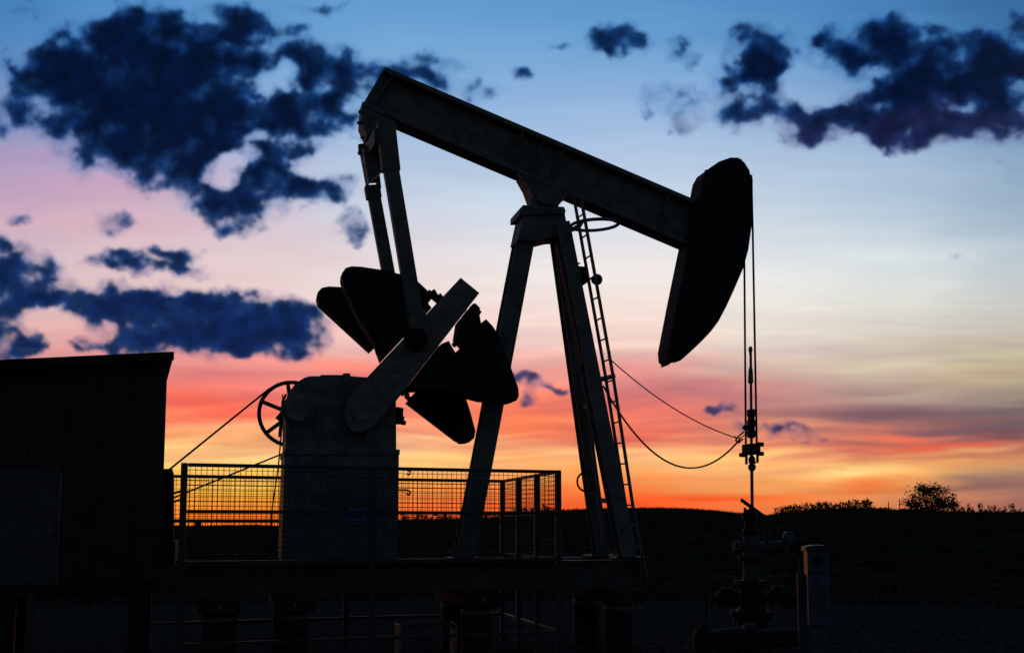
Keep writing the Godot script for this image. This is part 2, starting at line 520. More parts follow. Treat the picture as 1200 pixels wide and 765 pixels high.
func tube(pts: Array, r: float, seg := 8, r_end := -1.0, caps := true) -> void:
	var rings: Array = []
	var normals: Array = []
	var side := Vector3.ZERO
	var n := pts.size()
	for i in n:
		var d: Vector3 = (pts[mini(i + 1, n - 1)] - pts[maxi(i - 1, 0)]).normalized()
		if side == Vector3.ZERO:
			side = d.cross(Vector3.UP if absf(d.y) < 0.9 else Vector3.RIGHT).normalized()
		side = (side - d * side.dot(d)).normalized()
		var other := d.cross(side)
		var rr := r if r_end < 0.0 else lerpf(r, r_end, float(i) / (n - 1))
		var ring: Array = []
		var nn: Array = []
		for k in seg:
			var t := TAU * k / seg
			var o := side * cos(t) + other * sin(t)
			nn.append(o)
			ring.append(pts[i] + o * rr)
		rings.append(ring)
		normals.append(nn)
	for i in n - 1:
		for k in seg:
			var k2 := (k + 1) % seg
			smooth_quad(rings[i][k], rings[i][k2], rings[i + 1][k2], rings[i + 1][k], normals[i][k], normals[i][k2], normals[i + 1][k2], normals[i + 1][k])
	if caps:
		for e in [0, n - 1]:
			var d: Vector3 = (pts[0] - pts[1] if e == 0 else pts[n - 1] - pts[n - 2]).normalized()
			for k in seg:
				tri(pts[e], rings[e][k], rings[e][(k + 1) % seg], d)


func smooth_quad(a: Vector3, b: Vector3, c: Vector3, d: Vector3, na: Vector3, nb: Vector3, nc: Vector3, nd: Vector3) -> void:
	var flip := (b - a).cross(c - a).dot(na) > 0.0
	var p := [a, b, c, a, c, d] if not flip else [a, c, b, a, d, c]
	var q := [na, nb, nc, na, nc, nd] if not flip else [na, nc, nb, na, nd, nc]
	for k in 6:
		st.set_normal(q[k])
		st.add_vertex(p[k] - origin)


func rod(a: Vector3, b: Vector3, r: float, seg := 10) -> void:
	tube([a, b], r, seg)


# a ring round "axis"; rx along u, ry along v
func ring(c: Vector3, u: Vector3, v: Vector3, r: float, thick: float, seg := 36, from := 0.0, to := TAU) -> void:
	var pts: Array = []
	for k in seg + 1:
		var t := lerpf(from, to, float(k) / seg)
		pts.append(c + u * cos(t) * r + v * sin(t) * r)
	tube(pts, thick, 8)


# a round body about the axis a-b: list of [share along the axis, radius]
func lathe(a: Vector3, b: Vector3, prof: Array, seg := 20) -> void:
	var d := (b - a).normalized()
	var x := d.cross(Vector3.UP if absf(d.y) < 0.9 else Vector3.RIGHT).normalized()
	var y := d.cross(x)
	for i in prof.size() - 1:
		var p0 := a.lerp(b, prof[i][0])
		var p1 := a.lerp(b, prof[i + 1][0])
		var r0: float = prof[i][1]
		var r1: float = prof[i + 1][1]
		var run := p0.distance_to(p1)
		for k in seg:
			var t0 := TAU * k / seg
			var t1 := TAU * (k + 1) / seg
			var o0 := x * cos(t0) + y * sin(t0)
			var o1 := x * cos(t1) + y * sin(t1)
			var m0 := (o0 * run - d * (r1 - r0)).normalized()
			var m1 := (o1 * run - d * (r1 - r0)).normalized()
			smooth_quad(p0 + o0 * r0, p0 + o1 * r0, p1 + o1 * r1, p1 + o0 * r1, m0, m1, m1, m0)
	for e in [0, prof.size() - 1]:
		var p := a.lerp(b, prof[e][0])
		var r: float = prof[e][1]
		if r <= 0.0:
			continue
		for k in seg:
			tri(p, p + (x * cos(TAU * k / seg) + y * sin(TAU * k / seg)) * r, p + (x * cos(TAU * (k + 1) / seg) + y * sin(TAU * (k + 1) / seg)) * r, -d if e == 0 else d)


func bolt(p: Vector3, axis: Vector3, r: float, length: float) -> void:
	tube([p, p + axis.normalized() * length], r, 6)


# ------------------------------------------------------------------ the pumpjack

func make_pumpjack() -> void:
	var t := thing("pumpjack", "dark steel pumpjack with tilted walking beam and tall curved horse head over the wellhead", "pumpjack", Vector3.ZERO)
	var deck := at(650, 656, 0.0).y
	# walking beam: web, two flanges, stiffeners
	var top_l := [451.0, 78.0]
	var bot_l := [424.0, 123.5]
	var top_r := [824.0, 237.5]
	var bot_r := [810.0, 288.0]
	start()
	plate(outline([[449.5, 80.5], [822, 239.5], [810, 285.0], [425.5, 121.0]], -0.02), -0.02, 0.04)
	var beam := done("walking_beam", mats.paint, t)
	start()
	plate(outline([top_l, top_r, [823, 242.5], [449, 83]], -0.15), -0.15, 0.30, 0.006)
	done("top_flange", mats.paint, beam)
	start()
	plate(outline([bot_l, [424.5, 118.5], [811, 283], bot_r], -0.15), -0.15, 0.30, 0.006)
	done("bottom_flange", mats.paint, beam)
	for s in [0.03, 0.44, 0.505, 0.57, 0.9]:
		for side in [-0.13, 0.025]:
			start()
			var a := at(lerpf(top_l[0], top_r[0], s), lerpf(top_l[1], top_r[1], s) + 3.0, side)
			var b := at(lerpf(bot_l[0], bot_r[0], s), lerpf(bot_l[1], bot_r[1], s) - 3.0, side)
			bar(a + Vector3(0, 0, -0.055), b + Vector3(0, 0, -0.055), 0.02, 0.10, Vector3(1, 0.4, 0).normalized(), 0.003)
			done("stiffener", mats.paint, beam)
	# horse head
	var head_px := [[857, 184], [866, 184.5], [873, 189.5], [879, 199], [881, 208], [881.3, 240], [880, 263], [876, 292], [870, 314], [859, 339.5], [850, 359], [841, 376], [832, 388], [822, 398.5], [810, 410], [797, 421.5], [789, 424.5], [784.5, 420], [783.5, 409], [795, 349], [808, 286], [820, 233], [825, 207], [830, 198], [843, 189]]
	start()
	plate(outline(head_px, -0.19), -0.19, 0.38, 0.012)
	var head := done("horse_head", mats.cast, t)
	start()
	var face: Array = []
	for k in range(4, 17):
		face.append(head_px[k])
	var rim_pts := outline(face, -0.2)
	for k in rim_pts.size() - 1:
		for w in [-0.215, 0.19]:
			bar(v3(rim_pts[k], -w - 0.012), v3(rim_pts[k + 1], -w - 0.012), 0.03, 0.024, Vector3(1, 0, 0), 0.002)
	done("wireline_guide", mats.cast, head)
	for p in [[867, 186.5, 0.10, 0.04], [880.5, 206, 0.06, 0.05], [829.5, 200.5, 0.06, 0.05]]:
		start()
		box(at(p[0], p[1], -0.19) + Vector3(0, 0, -0.03), Vector3(p[2], p[3], 0.05), Basis(Vector3(0, 0, 1), -0.3))
		done("lug", mats.cast, head)
	start()
	for p in [[822, 238, 809, 283]]:
		for w in [-0.21, 0.20]:
			plate(outline([[816, 232], [834, 240], [822, 296], [804, 288]], w), w, 0.01)
	done("hinge_plate", mats.cast, head)
	# bridle: two wire ropes from the face of the head to the carrier bar
	for w in [-0.12, 0.10]:
		start()
		var far: bool = w > 0.0
		var p0 := at(881 if not far else 873, 212 if not far else 250, w)
		var p1 := at(882.4 if not far else 872.6, 268 if not far else 304, w)
		var p2 := at(887.2 if not far else 874.4, 524, w)
		tube([p0, p1, p2], 0.017, 8)
		done("bridle_rope", mats.rope, t)
	start()
	rod(at(880, 410, 0), at(881, 524, 0), 0.022, 8)
	rod(at(881, 524, 0), at(882, 612, 0), 0.026, 8)
	done("polished_rod", mats.steel, t)
	start()
	lathe(at(880, 428, 0), at(880, 450, 0), [[0, 0.015], [0.25, 0.035], [0.9, 0.045], [1, 0.02]], 10)
	done("rod_coupling", mats.steel, t)
	start()
	lathe(at(879.8, 406, 0), at(879.8, 416, 0), [[0, 0.02], [0.3, 0.036], [1, 0.02]], 10)
	done("rod_coupling", mats.steel, t)
	start()
	for y in [484, 496, 508]:
		box(at(880.6, y, 0), Vector3(0.10, 0.12, 0.12), Basis.IDENTITY, 0.015)
		bolt(at(884, y, -0.04), Vector3(1, 0, 0), 0.018, 0.05)
	box(at(880.8, 498, 0), Vector3(0.075, 0.42, 0.09))
	done("rod_clamp", mats.cast, t)
	start()
	box(at(880.5, 526.5, 0), Vector3(0.19, 0.17, 0.28), Basis.IDENTITY, 0.02)
	for p in [[891, 520.5], [891, 531.5], [870.5, 533]]:
		bolt(at(p[0] - 3, p[1], -0.1), Vector3(1, 0, 0), 0.038, 0.10)
	rod(at(875, 532, -0.1), at(875, 544, -0.1), 0.022)
	rod(at(888, 532, -0.1), at(888, 542, -0.1), 0.022)
	done("carrier_bar", mats.cast, t)
	start()
	lathe(at(881.4, 534, 0), at(881.6, 552, 0), [[0, 0.03], [0.2, 0.055], [0.45, 0.05], [0.5, 0.035], [0.65, 0.06], [0.85, 0.06], [1, 0.03]], 12)
	bolt(at(880, 542, 0), Vector3(1, 0, 0), 0.02, 0.09)
	done("load_cell", mats.cast, t)
	start()
	lathe(at(871.5, 501, -0.05), at(877, 501, -0.05), [[0, 0.03], [0.3, 0.045], [1, 0.04]], 10)
	tube([at(872, 506, -0.05), at(866, 511, -0.05), at(862, 516, -0.05), at(866, 519, -0.05), at(871, 514, -0.05)], 0.012, 6)
	tube([at(876, 508, -0.05), at(868, 513, -0.05), at(861, 511, -0.05), at(864, 517, -0.05)], 0.008, 6)
	done("cable_gland", mats.rubber, t)
	# signal cables that hang between the ladder and the carrier bar
	start()
	sag(at(712, 418, -0.3), at(866, 514, -0.05), 0.16, 0.009, 28)
	done("signal_cable", mats.rubber, t)
	start()
	sag(at(707, 452, -0.3), at(868, 514, -0.05), 0.80, 0.014, 40)
	done("signal_cable", mats.rubber, t)
	# saddle bearing on the post
	start()
	plate(outline([[612, 204], [668, 227.5], [656, 236], [655, 241], [622, 241], [625, 232], [620, 218]], -0.16), -0.16, 0.32, 0.01)
	var saddle := done("saddle_bearing", mats.paint, t)
	start()
	lathe(at(640, 229, -0.23), at(640, 229, -0.23) + Vector3(0, 0, -0.46), [[0, 0.05], [0.02, 0.13], [0.2, 0.15], [0.8, 0.15], [0.98, 0.13], [1, 0.05]], 20)
	done("bearing_housing", mats.paint, saddle)
	for p in [[608, 204.5], [613, 207], [666, 229], [671, 231], [623, 236], [655, 235], [652, 237]]:
		start()
		bolt(at(p[0], p[1] - 3, -0.12), Vector3(0.0, -1, 0), 0.026, 0.09)
		done("bolt", mats.paint, saddle)
	# samson post: cap block and three legs
	start()
	plate(outline([[609, 245], [613, 240], [661, 242], [663, 246], [662.5, 250], [609, 252]], -0.24), -0.24, 0.48, 0.006)
	plate(outline([[613.5, 251], [662, 249.5], [667, 276], [647.5, 277.5], [628.6, 282], [607, 281]], -0.2), -0.2, 0.40, 0.006)
	done("post_cap", mats.paint, t)
	start()
	var leg_c := at(620, 262, -0.12)
	var foot_c := at(545.5, 654, -0.12)
	i_section(leg_c + Vector3(0, 0, -0.12), foot_c + Vector3(0, 0, -0.12), 0.275, 0.24)
	done("post_leg", mats.paint, t)
	start()
	i_section(at(657, 262, -0.16), at(735, 654, -0.52), 0.225, 0.2)
	done("post_leg", mats.paint, t)
	start()
	i_section(at(651, 262, 0.16), at(704.5, 652, 0.46), 0.20, 0.2)
	done("post_leg", mats.paint, t)
	for s in [0.55, 0.83]:
		start()
		var a := at(lerpf(657, 735, s), lerpf(262, 654, s), lerpf(-0.16, -0.52, s))
		var b := at(lerpf(651, 704.5, s), lerpf(262, 652, s), lerpf(0.16, 0.46, s))
		bar(a, b, 0.07, 0.07, Vector3.UP)
		done("cross_brace", mats.paint, t)
	start()
	bar(at(685, 436, 0.05), at(708, 640, 0.1), 0.045, 0.045)
	done("conduit", mats.steel, t)
	start()
	rod(at(653, 284, -0.24), at(683, 428, -0.36), 0.018, 6)
	done("grease_line", mats.red, t)
	# equipment on the post: junction box, lamp, antenna
	start()
	box(at(680, 323, -0.22), Vector3(0.17, 0.25, 0.16), Basis.IDENTITY, 0.01)
	box(at(676, 311, -0.22), Vector3(0.04, 0.09, 0.04))
	box(at(678, 308.5, -0.22), Vector3(0.06, 0.02, 0.03))
	box(at(675, 316, -0.22), Vector3(0.03, 0.03, 0.03))
	done("junction_box", mats.cast, t)
	start()
	plate(outline([[670, 300], [676, 330], [682, 345], [683, 357], [686.5, 364], [692, 400], [686, 398], [676, 350]], -0.3), -0.3, 0.1)
	done("cable_tray", mats.cast, t)
	start()
	lathe(at(698.5, 327.5, -0.32), at(698.5, 327.5, -0.42) + Vector3(0.02, 0, 0.0), [[0, 0.03], [0.15, 0.078], [0.8, 0.085], [1, 0.07]], 18)
	bar(at(686, 326, -0.25), at(697, 327, -0.34), 0.03, 0.03, Vector3.UP)
	done("flood_lamp", mats.cast, t)
	start()
	ring(at(690, 395, -0.3), Vector3(0.5, 0.3, 0).normalized(), Vector3(-0.3, 0.9, 0.3), 0.065, 0.01, 20)
	done("cable_loop", mats.rubber, t)
	start()
	ring(at(687, 564.5, 0.2), Vector3(1, 0, 0), Vector3(0, 1, 0), 0.145, 0.016, 32)
	done("cable_loop", mats.rubber, t)
	# ladder
	start()
	tube(path([[681, 232], [718.5, 440], [742.5, 597], [757.5, 677]], -0.45), 0.027, 8)
	var ladder := done("ladder", mats.steel, t)
	start()
	tube(path([[672.8, 232], [709.5, 440], [734, 597], [749, 671]], -0.16), 0.027, 8)
	done("stile", mats.steel, ladder)
	var y := 250.0
	while y < 660.0:
		start()
		rod(at(stile_x(y, true), y, -0.45), at(stile_x(y + 4.5, false), y + 4.5 * (618.0 - y) / 300.0, -0.16), 0.013, 6)
		done("rung", mats.steel, ladder)
		y += 24.4
	start()
	bar(at(700, 446, -0.3), at(721, 440, -0.47), 0.06, 0.06, Vector3.UP)
	bar(at(688, 446, -0.3), at(712, 442, -0.2), 0.05, 0.05, Vector3.UP)
	done("ladder_bracket", mats.steel, ladder)
	start()
	var hoop := at(697, 263.5, -0.3)
	ring(hoop, Vector3(1.0, 0.10, 0), Vector3(0, 0, 0.74), 0.37, 0.026, 40)
	plate(outline([[664, 270], [664, 273], [680, 268], [686, 258], [676, 263]], -0.3), -0.3, 0.05)
	done("safety_hoop", mats.steel, ladder)
	# equalizer under the tail of the beam and the two pitman arms
	start()
	plate(outline([[424, 124], [461, 141], [459, 152], [446, 150], [430, 158], [423, 142]], -0.17), -0.17, 0.34, 0.008)
	for p in [[422.5, 131], [421, 144], [425, 161], [461, 147]]:
		bolt(at(p[0] + 1.5, p[1], -0.1), Vector3(-1 if p[0] < 440 else 1, -0.1, 0), 0.024, 0.05)
	done("tail_bearing", mats.paint, t)
	start()
	var eq_n := at(447, 160, -0.72)
	var eq_f := at(432, 186, 0.66)
	var mid := (eq_n + eq_f) / 2.0
	bar(eq_n, eq_f, 0.20, 0.22, Vector3(1, 0, 0), 0.01)
	bar(mid + Vector3(0, 0.3, 0), mid + Vector3(0, -0.12, 0), 0.2, 0.26, Vector3(1, 0, 0), 0.01)
	plate(outline([[425, 172], [446, 165], [452, 196], [432, 214]], -0.05), -0.05, 0.1)
	done("equalizer", mats.paint, t)
	start()
	bar(at(451.5, 143, -0.68), at(458, 201, -0.68), 0.245, 0.15, Vector3(1, 0, 0), 0.008)
	bar(at(458, 199, -0.68), at(491, 398, -0.68), 0.205, 0.13, Vector3(1, 0, 0), 0.008)
	bar(at(487, 365, -0.70), at(492, 402, -0.70), 0.24, 0.17, Vector3(1, 0, 0), 0.01)
	done("pitman_arm", mats.paint, t)
	start()
	bar(at(427, 170, 0.66), at(435, 213, 0.66), 0.17, 0.15, Vector3(1, 0, 0), 0.008)
	bar(at(435.5, 218, 0.66), at(438, 233, 0.66), 0.225, 0.14, Vector3(1, 0, 0), 0.008)
	bar(at(429.5, 210, 0.66), at(430.5, 222, 0.66), 0.03, 0.14, Vector3(1, 0, 0), 0.004)
	bar(at(442, 205, 0.66), at(444, 222, 0.66), 0.05, 0.14, Vector3(1, 0, 0), 0.004)
	bar(at(438, 230, 0.66), at(466, 380, 0.66), 0.185, 0.13, Vector3(1, 0, 0), 0.008)
	bar(at(420.5, 170.5, 0.62), at(430, 169.5, 0.62), 0.025, 0.03, Vector3.UP)
	bar(at(420.5, 169, 0.62), at(421, 178, 0.62), 0.03, 0.03)
	bar(at(419.5, 180, 0.62), at(428, 176, 0.62), 0.05, 0.05, Vector3.UP)
	done("pitman_arm", mats.paint, t)
	# gear reducer on its pedestal
	start()
	plate(outline([[334.5, 531], [334.5, 468], [339, 458], [345, 450.5], [351, 445.5], [357, 442], [363, 440.5], [375, 440.3], [376, 439], [402, 439], [402.5, 437], [410, 437], [411, 440.5], [432, 442], [456, 444], [464, 452], [464.5, 531]], -0.42), -0.42, 0.84, 0.015)
	var gear := done("gear_reducer", mats.paint, t)
	for p in [[338, 520], [372, 520], [396, 520], [430, 520]]:
		start()
		var q := at(p[0], p[1] - 26, -0.44)
		box(q, Vector3(0.05, 0.5, 0.05), Basis.IDENTITY, 0.006)
		done("casing_rib", mats.paint, gear)
	start()
	lathe(at(349, 479.5, -0.54), at(349, 479.5, -0.54) + Vector3(0, 0, -0.13), [[0, 0.02], [0.02, 0.155], [0.25, 0.175], [0.6, 0.175], [0.65, 0.21], [1, 0.21]], 28)
	done("bearing_cap", mats.steel, gear)
	start()
	lathe(at(422, 484, -0.62), at(422, 484, -0.62) + Vector3(0, 0, -1.2), [[0, 0.11], [1, 0.11]], 24)
	done("crankshaft", mats.steel, gear)
	start()
	for p in [[467, 483], [469, 489], [471, 494], [468, 479]]:
		bolt(at(p[0] - 4, p[1], -0.3), Vector3(1, -0.2, 0), 0.035, 0.10)
	box(at(465, 488, -0.3), Vector3(0.14, 0.2, 0.2))
	done("drain_fitting", mats.cast, gear)
	start()
	plate(outline([[332.5, 526.5], [468.5, 526.5], [468.5, 532.5], [332.5, 532.5]], -0.52), -0.52, 1.04, 0.006)
	plate(outline([[333.5, 532], [467.5, 532], [466.5, 656], [329.5, 656]], -0.49), -0.49, 0.98, 0.01)
	done("pedestal", mats.paint, t)
	start()
	var hub := at(342, 485, 0.55)
	ring(hub, Vector3(1, 0, 0), Vector3(0, 1, 0), 0.455, 0.028, 56)
	tube([hub + Vector3(0, 0, 0.5), hub + Vector3(0, 0, -0.1)], 0.07, 14)
	var sheave := done("sheave", mats.cast, t)
	for k in 6:
		start()
		var a := deg_to_rad(159.0 + 60.0 * k)
		bar(hub, hub + Vector3(cos(a), sin(a), 0) * 0.45, 0.055, 0.04, Vector3(-sin(a), cos(a), 0), 0.006)
		done("spoke", mats.cast, sheave)
	start()
	var pulley := at(178, 581, 0.55)
	var big := 0.475
	var tiny := 0.13
	var dist := Vector2(pulley.x - hub.x, pulley.y - hub.y)
	var ang := dist.angle()
	var open := acos((big - tiny) / dist.length())
	for s in [-1.0, 1.0]:
		var nrm := Vector3(cos(ang + s * open), sin(ang + s * open), 0)
		bar(hub + nrm * big, pulley + nrm * tiny, 0.018, 0.12, nrm, 0.004)
	done("drive_belt", mats.rubber, t)
	start()
	lathe(pulley + Vector3(0, 0, 0.07), pulley + Vector3(0, 0, -0.07), [[0, 0.13], [0.5, 0.115], [1, 0.13]], 20)
	done("motor_pulley", mats.cast, t)
	start()
	tube([at(331, 462, 0.3), at(330, 500, 0.3), at(326, 545, 0.3), at(318, 600, 0.3), at(316, 650, 0.3)], 0.011, 6)
	tube([at(327, 512, 0.3), at(331, 470, 0.3), at(335, 462, 0.3)], 0.02, 6)
	bar(at(325, 492, 0.35), at(336, 478, 0.35), 0.08, 0.05)
	done("brake_cable", mats.rope, t)
	# cranks with their counterweights
	start()
	plate(outline([[540, 325], [562, 343], [464, 470], [440, 497], [431, 503.5], [423, 507], [414, 506], [407, 500], [403.5, 488], [408, 468], [430, 442]], -0.60), -0.60, 0.17, 0.012)
	var crank := done("crank", mats.steel, t)
	start()
	lathe(at(490, 394, -0.80), at(490, 394, -0.80) + Vector3(0, 0, -0.22), [[0, 0.03], [0.02, 0.12], [0.3, 0.13], [0.32, 0.16], [1, 0.16]], 24)
	for k in 6:
		var o := Vector3(cos(k * TAU / 6), sin(k * TAU / 6), 0) * 0.09
		bolt(at(490, 394, -0.80) + o, Vector3(0, 0, 1), 0.018, 0.03)
	done("wrist_pin", mats.cast, crank)
	for s in [0.2, 0.38, 0.62, 0.78]:
		start()
		var q := at(lerpf(551, 418, s), lerpf(334, 494, s), -0.60)
		lathe(q + Vector3(0, 0, 0.03), q, [[0, 0.01], [0.1, 0.05], [1, 0.055]], 12)
		done("boss", mats.steel, crank)
	for p in [[501, 341, 506, 346], [507, 340, 511, 347], [514, 345, 518, 350], [555, 357, 561, 363], [558, 364, 563, 367], [444, 404, 440, 407], [441, 412, 447, 416], [475, 463, 480, 468], [472, 456, 478, 464], [536, 401, 531, 405]]:
		start()
		rod(at(p[0], p[1], -0.5), at(p[2], p[3], -0.5), 0.035, 8)
		done("clamp_bolt", mats.cast, crank)
	for p in [[505, 345, 515, 353], [552, 358, 560, 366], [440, 410, 450, 404], [470, 462, 478, 455]]:
		start()
		bar(at(p[0], p[1], -0.5), at(p[2], p[3], -0.5), 0.07, 0.12)
		done("clamp_block", mats.cast, crank)
	start()
	plate(outline([[528, 345], [548, 362], [426, 505], [408, 498], [404, 490]], 0.46), 0.46, 0.17, 0.012)
	done("crank", mats.steel, t)
	var weights := [
		[[[447.5, 422.5], [472, 396.5], [506, 360.5], [502, 355], [508, 347], [496, 335], [487, 327], [476, 322.5], [450, 316], [423, 312], [412, 311.5], [405, 313.5], [401, 319], [400.5, 326], [403, 335], [420, 372], [441, 404]], -0.56, 0.26],
		[[[564, 378], [570, 373.5], [578, 382], [586, 395], [597, 424], [608, 455], [608.5, 464], [606, 469], [599, 471.5], [589, 471.5], [564, 468.5], [545, 463.5], [512, 456], [475, 457.5], [487.5, 441.5], [517.5, 402.5], [526, 399], [534, 413], [543, 405], [535, 396], [538, 376.5], [550.5, 360.5], [561, 361]], -0.56, 0.26],
		[[[444, 402], [434.5, 411], [373.5, 355], [371.5, 348], [372.5, 341.5], [377, 336.8], [385, 335.2], [401, 336], [440, 345], [488, 362], [474, 380]], 0.36, 0.26],
		[[[478, 470.5], [486, 461], [500, 446], [536, 436], [545, 462], [552, 484], [557.5, 505], [556, 513], [550, 518.3], [543, 519], [536, 515]], 0.36, 0.26],
	]
	for wt in weights:
		start()
		plate(outline(wt[0], wt[1]), wt[1], wt[2], 0.015)
		done("counterweight", mats.cast, t)


func path(pts: Array, w: float) -> Array:
	var out: Array = []
	for p in pts:
		out.append(at(p[0], p[1], w))
	return out


func stile_x(y: float, near: bool) -> float:
	var k := [[232, 681, 672.8], [440, 718.5, 709.5], [597, 742.5, 734.0], [677, 757.5, 750.0]]
	for i in 3:
		if y <= k[i + 1][0] or i == 2:
			var s: float = (y - k[i][0]) / (k[i + 1][0] - k[i][0])
			return lerpf(k[i][1 if near else 2], k[i + 1][1 if near else 2], s)
	return 0.0


func sag(a: Vector3, b: Vector3, drop: float, r: float, n: int) -> void:
	var pts: Array = []
	for k in n + 1:
		var s := float(k) / n
		pts.append(a.lerp(b, s) + Vector3(0, -drop * 4.0 * s * (1.0 - s), 0))
	tube(pts, r, 6)


# a steel section from a to b: two flanges and a web
func i_section(a: Vector3, b: Vector3, wide: float, deep: float) -> void:
	var side := Vector3(1, 0, 0)
	var y := (b - a).normalized()
	var z := side.cross(y).normalized()
	for s in [-1.0, 1.0]:
		bar(a + z * s * (deep / 2.0 - 0.012), b + z * s * (deep / 2.0 - 0.012), wide, 0.024, side, 0.004)
	bar(a, b, 0.02, deep - 0.05, side, 0.002)


# ------------------------------------------------------------------ what the pumpjack stands on

func make_foundation() -> void:
	var x0 := at(205, 656, -0.6).x
	var x1 := at(746, 656, -0.6).x
	var top := at(690, 656, -0.6).y
	var low := at(690, 689, -0.6).y
	var t := thing("steel_skid", "long steel skid frame of heavy beams carrying the pumpjack above the gravel", "skid", Vector3((x0 + x1) / 2.0, low, 0))
	for w in [-0.6, 0.6]:
		start()
		box(Vector3((x0 + x1) / 2.0, top - 0.012, -w), Vector3(x1 - x0, 0.024, 0.26))
		box(Vector3((x0 + x1) / 2.0, low + 0.012, -w), Vector3(x1 - x0, 0.024, 0.26))
		box(Vector3((x0 + x1) / 2.0, (top + low) / 2.0, -w), Vector3(x1 - x0 - 0.02, top - low - 0.05, 0.02))
		done("beam", mats.skid, t)
	var n := 7
	for k in n:
		start()
		var x := lerpf(x0 + 0.14, x1 - 0.14, k / float(n - 1))
		box(Vector3(x, (top + low) / 2.0 - 0.01, 0), Vector3(0.18, top - low - 0.06, 1.14))
		done("cross_beam", mats.skid, t)
	start()
	box(Vector3(x1 + 0.004, (top + low) / 2.0, 0), Vector3(0.03, top - low, 1.46))
	done("end_plate", mats.cabinet, t)
	for p in [[545, -0.12], [735, -0.52], [704, 0.46]]:
		start()
		var q := at(p[0], 655, p[1])
		box(Vector3(q.x, top + 0.02, q.z - (0.12 if p[1] == -0.12 else 0.0)), Vector3(0.46, 0.035, 0.36))
		for s in [-0.18, 0.18]:
			bolt(Vector3(q.x + s, top + 0.03, q.z + 0.12), Vector3.UP, 0.02, 0.06)
		done("foot_plate", mats.galvanised, t)
	# the timber caps and piles below
	var cap_low := low - 0.2
	for p in [[340.0, "below the pedestal"], [545.0, "below the rear leg of the post"], [705.0, "at the skid end by the ladder"], [258.0, "at the skid end by the shed"]]:
		var x := at(p[0], 700, 0.0).x
		var c := thing("cap_beam", "timber cap beam under the skid " + p[1], "beam", Vector3(x, cap_low, 0), "timber beams under the skid")
		start()
		box(Vector3(x, (low + cap_low) / 2.0 - 0.002, 0), Vector3(0.5, low - cap_low - 0.006, 2.0), Basis.IDENTITY, 0.015)
		done("timber", mats.wood, c)
		start()
		bolt(Vector3(x, (low + cap_low) / 2.0, 1.0), Vector3(0, 0, 1), 0.02, 0.02)
		done("bolt", mats.steel, c)
		for w in [-0.62, 0.62]:
			var pile := thing("pile", "thick round pile " + p[1] + (", on the path side" if w < 0 else ", on the field side"), "pile", Vector3(x, 0, -w), "piles under the skid")
			start()
			lathe(Vector3(x, -0.2, -w), Vector3(x, cap_low - 0.004, -w), [[0, 0.21], [0.97, 0.20], [1, 0.185]], 18)
			done("shaft", mats.wood, pile)
			start()
			lathe(Vector3(x, cap_low - 0.10, -w), Vector3(x, cap_low - 0.05, -w), [[0, 0.206], [1, 0.206]], 18)
			done("steel_band", mats.steel, pile)


func make_motor() -> void:
	var p := at(184, 640, 0.4)
	var top := at(690, 656, -0.6).y
	var t := thing("electric_motor", "dark electric motor on a raised mount beside the shed, driving the belt", "motor", Vector3(p.x, top, p.z))
	start()
	var c := at(187, 594, 0.35)
	box(Vector3(c.x, top + 0.14, c.z), Vector3(0.46, 0.28, 0.8))
	plate(outline([[172, 549.5], [201, 549], [203, 556], [203, 640], [172, 640]], 0.3), 0.3, 0.14, 0.01)
	done("mount", mats.cast, t)
	start()
	lathe(Vector3(c.x - 0.05, c.y + 0.1, c.z + 0.35), Vector3(c.x - 0.05, c.y + 0.1, c.z - 0.1), [[0, 0.1], [0.02, 0.17], [0.12, 0.19], [0.9, 0.19], [1, 0.15]], 20)
	done("housing", mats.cast, t)
	start()
	for k in 8:
		var z := c.z + 0.3 - k * 0.04
		lathe(Vector3(c.x - 0.05, c.y + 0.1, z), Vector3(c.x - 0.05, c.y + 0.1, z - 0.012), [[0, 0.21], [1, 0.21]], 16)
	done("cooling_fin", mats.cast, t)
	for y in [578.0, 588.0]:
		start()
		bar(at(203, y, 0.3), at(212, y - 3.0, 0.3), 0.03, 0.03, Vector3.UP)
		done("tension_bolt", mats.steel, t)


func make_fence() -> void:
	var wn := -1.3
	var wf := 1.3
	var top := at(655, 551, wn).y
	var mid := at(655, 601.5, wn).y
	var low := at(655, 657, wn).y
	var foot := at(655, 742, wn).y
	var xl := at(214, 600, wn).x
	var xm := at(436.5, 600, wn).x
	var xr := at(654, 600, wn).x
	var xfl := xl - 0.55
	panel_fence("fence_panel", "wire mesh fence panel in front of the belt and pedestal, facing the path", [Vector3(xl, 0, -wn), Vector3(xm, 0, -wn)], top, mid, low, foot, [0.0], false)
	panel_fence("fence_panel", "wire mesh fence panel in front of the rear leg of the pumpjack post", [Vector3(xm, 0, -wn), Vector3(xr, 0, -wn)], top, mid, low, foot, [0.0, 1.0], false)
	panel_fence("fence_panel", "short wire mesh side fence panel across the skid near the ladder", [Vector3(xr, 0, -wn - 0.06), Vector3(xr, 0, -wf + 0.06)], top, mid, low, foot, [0.33, 0.68], true)
	panel_fence("fence_panel", "wire mesh fence panel on the field side behind the rear leg", [Vector3(xm, 0, -wf), Vector3(xr, 0, -wf)], top, mid - 0.09, low, foot, [0.0, 1.0], true)
	panel_fence("fence_panel", "wire mesh fence panel on the field side behind the belt and pedestal", [Vector3(xfl, 0, -wf), Vector3(xm, 0, -wf)], top, mid - 0.09, low, foot, [0.0], true)


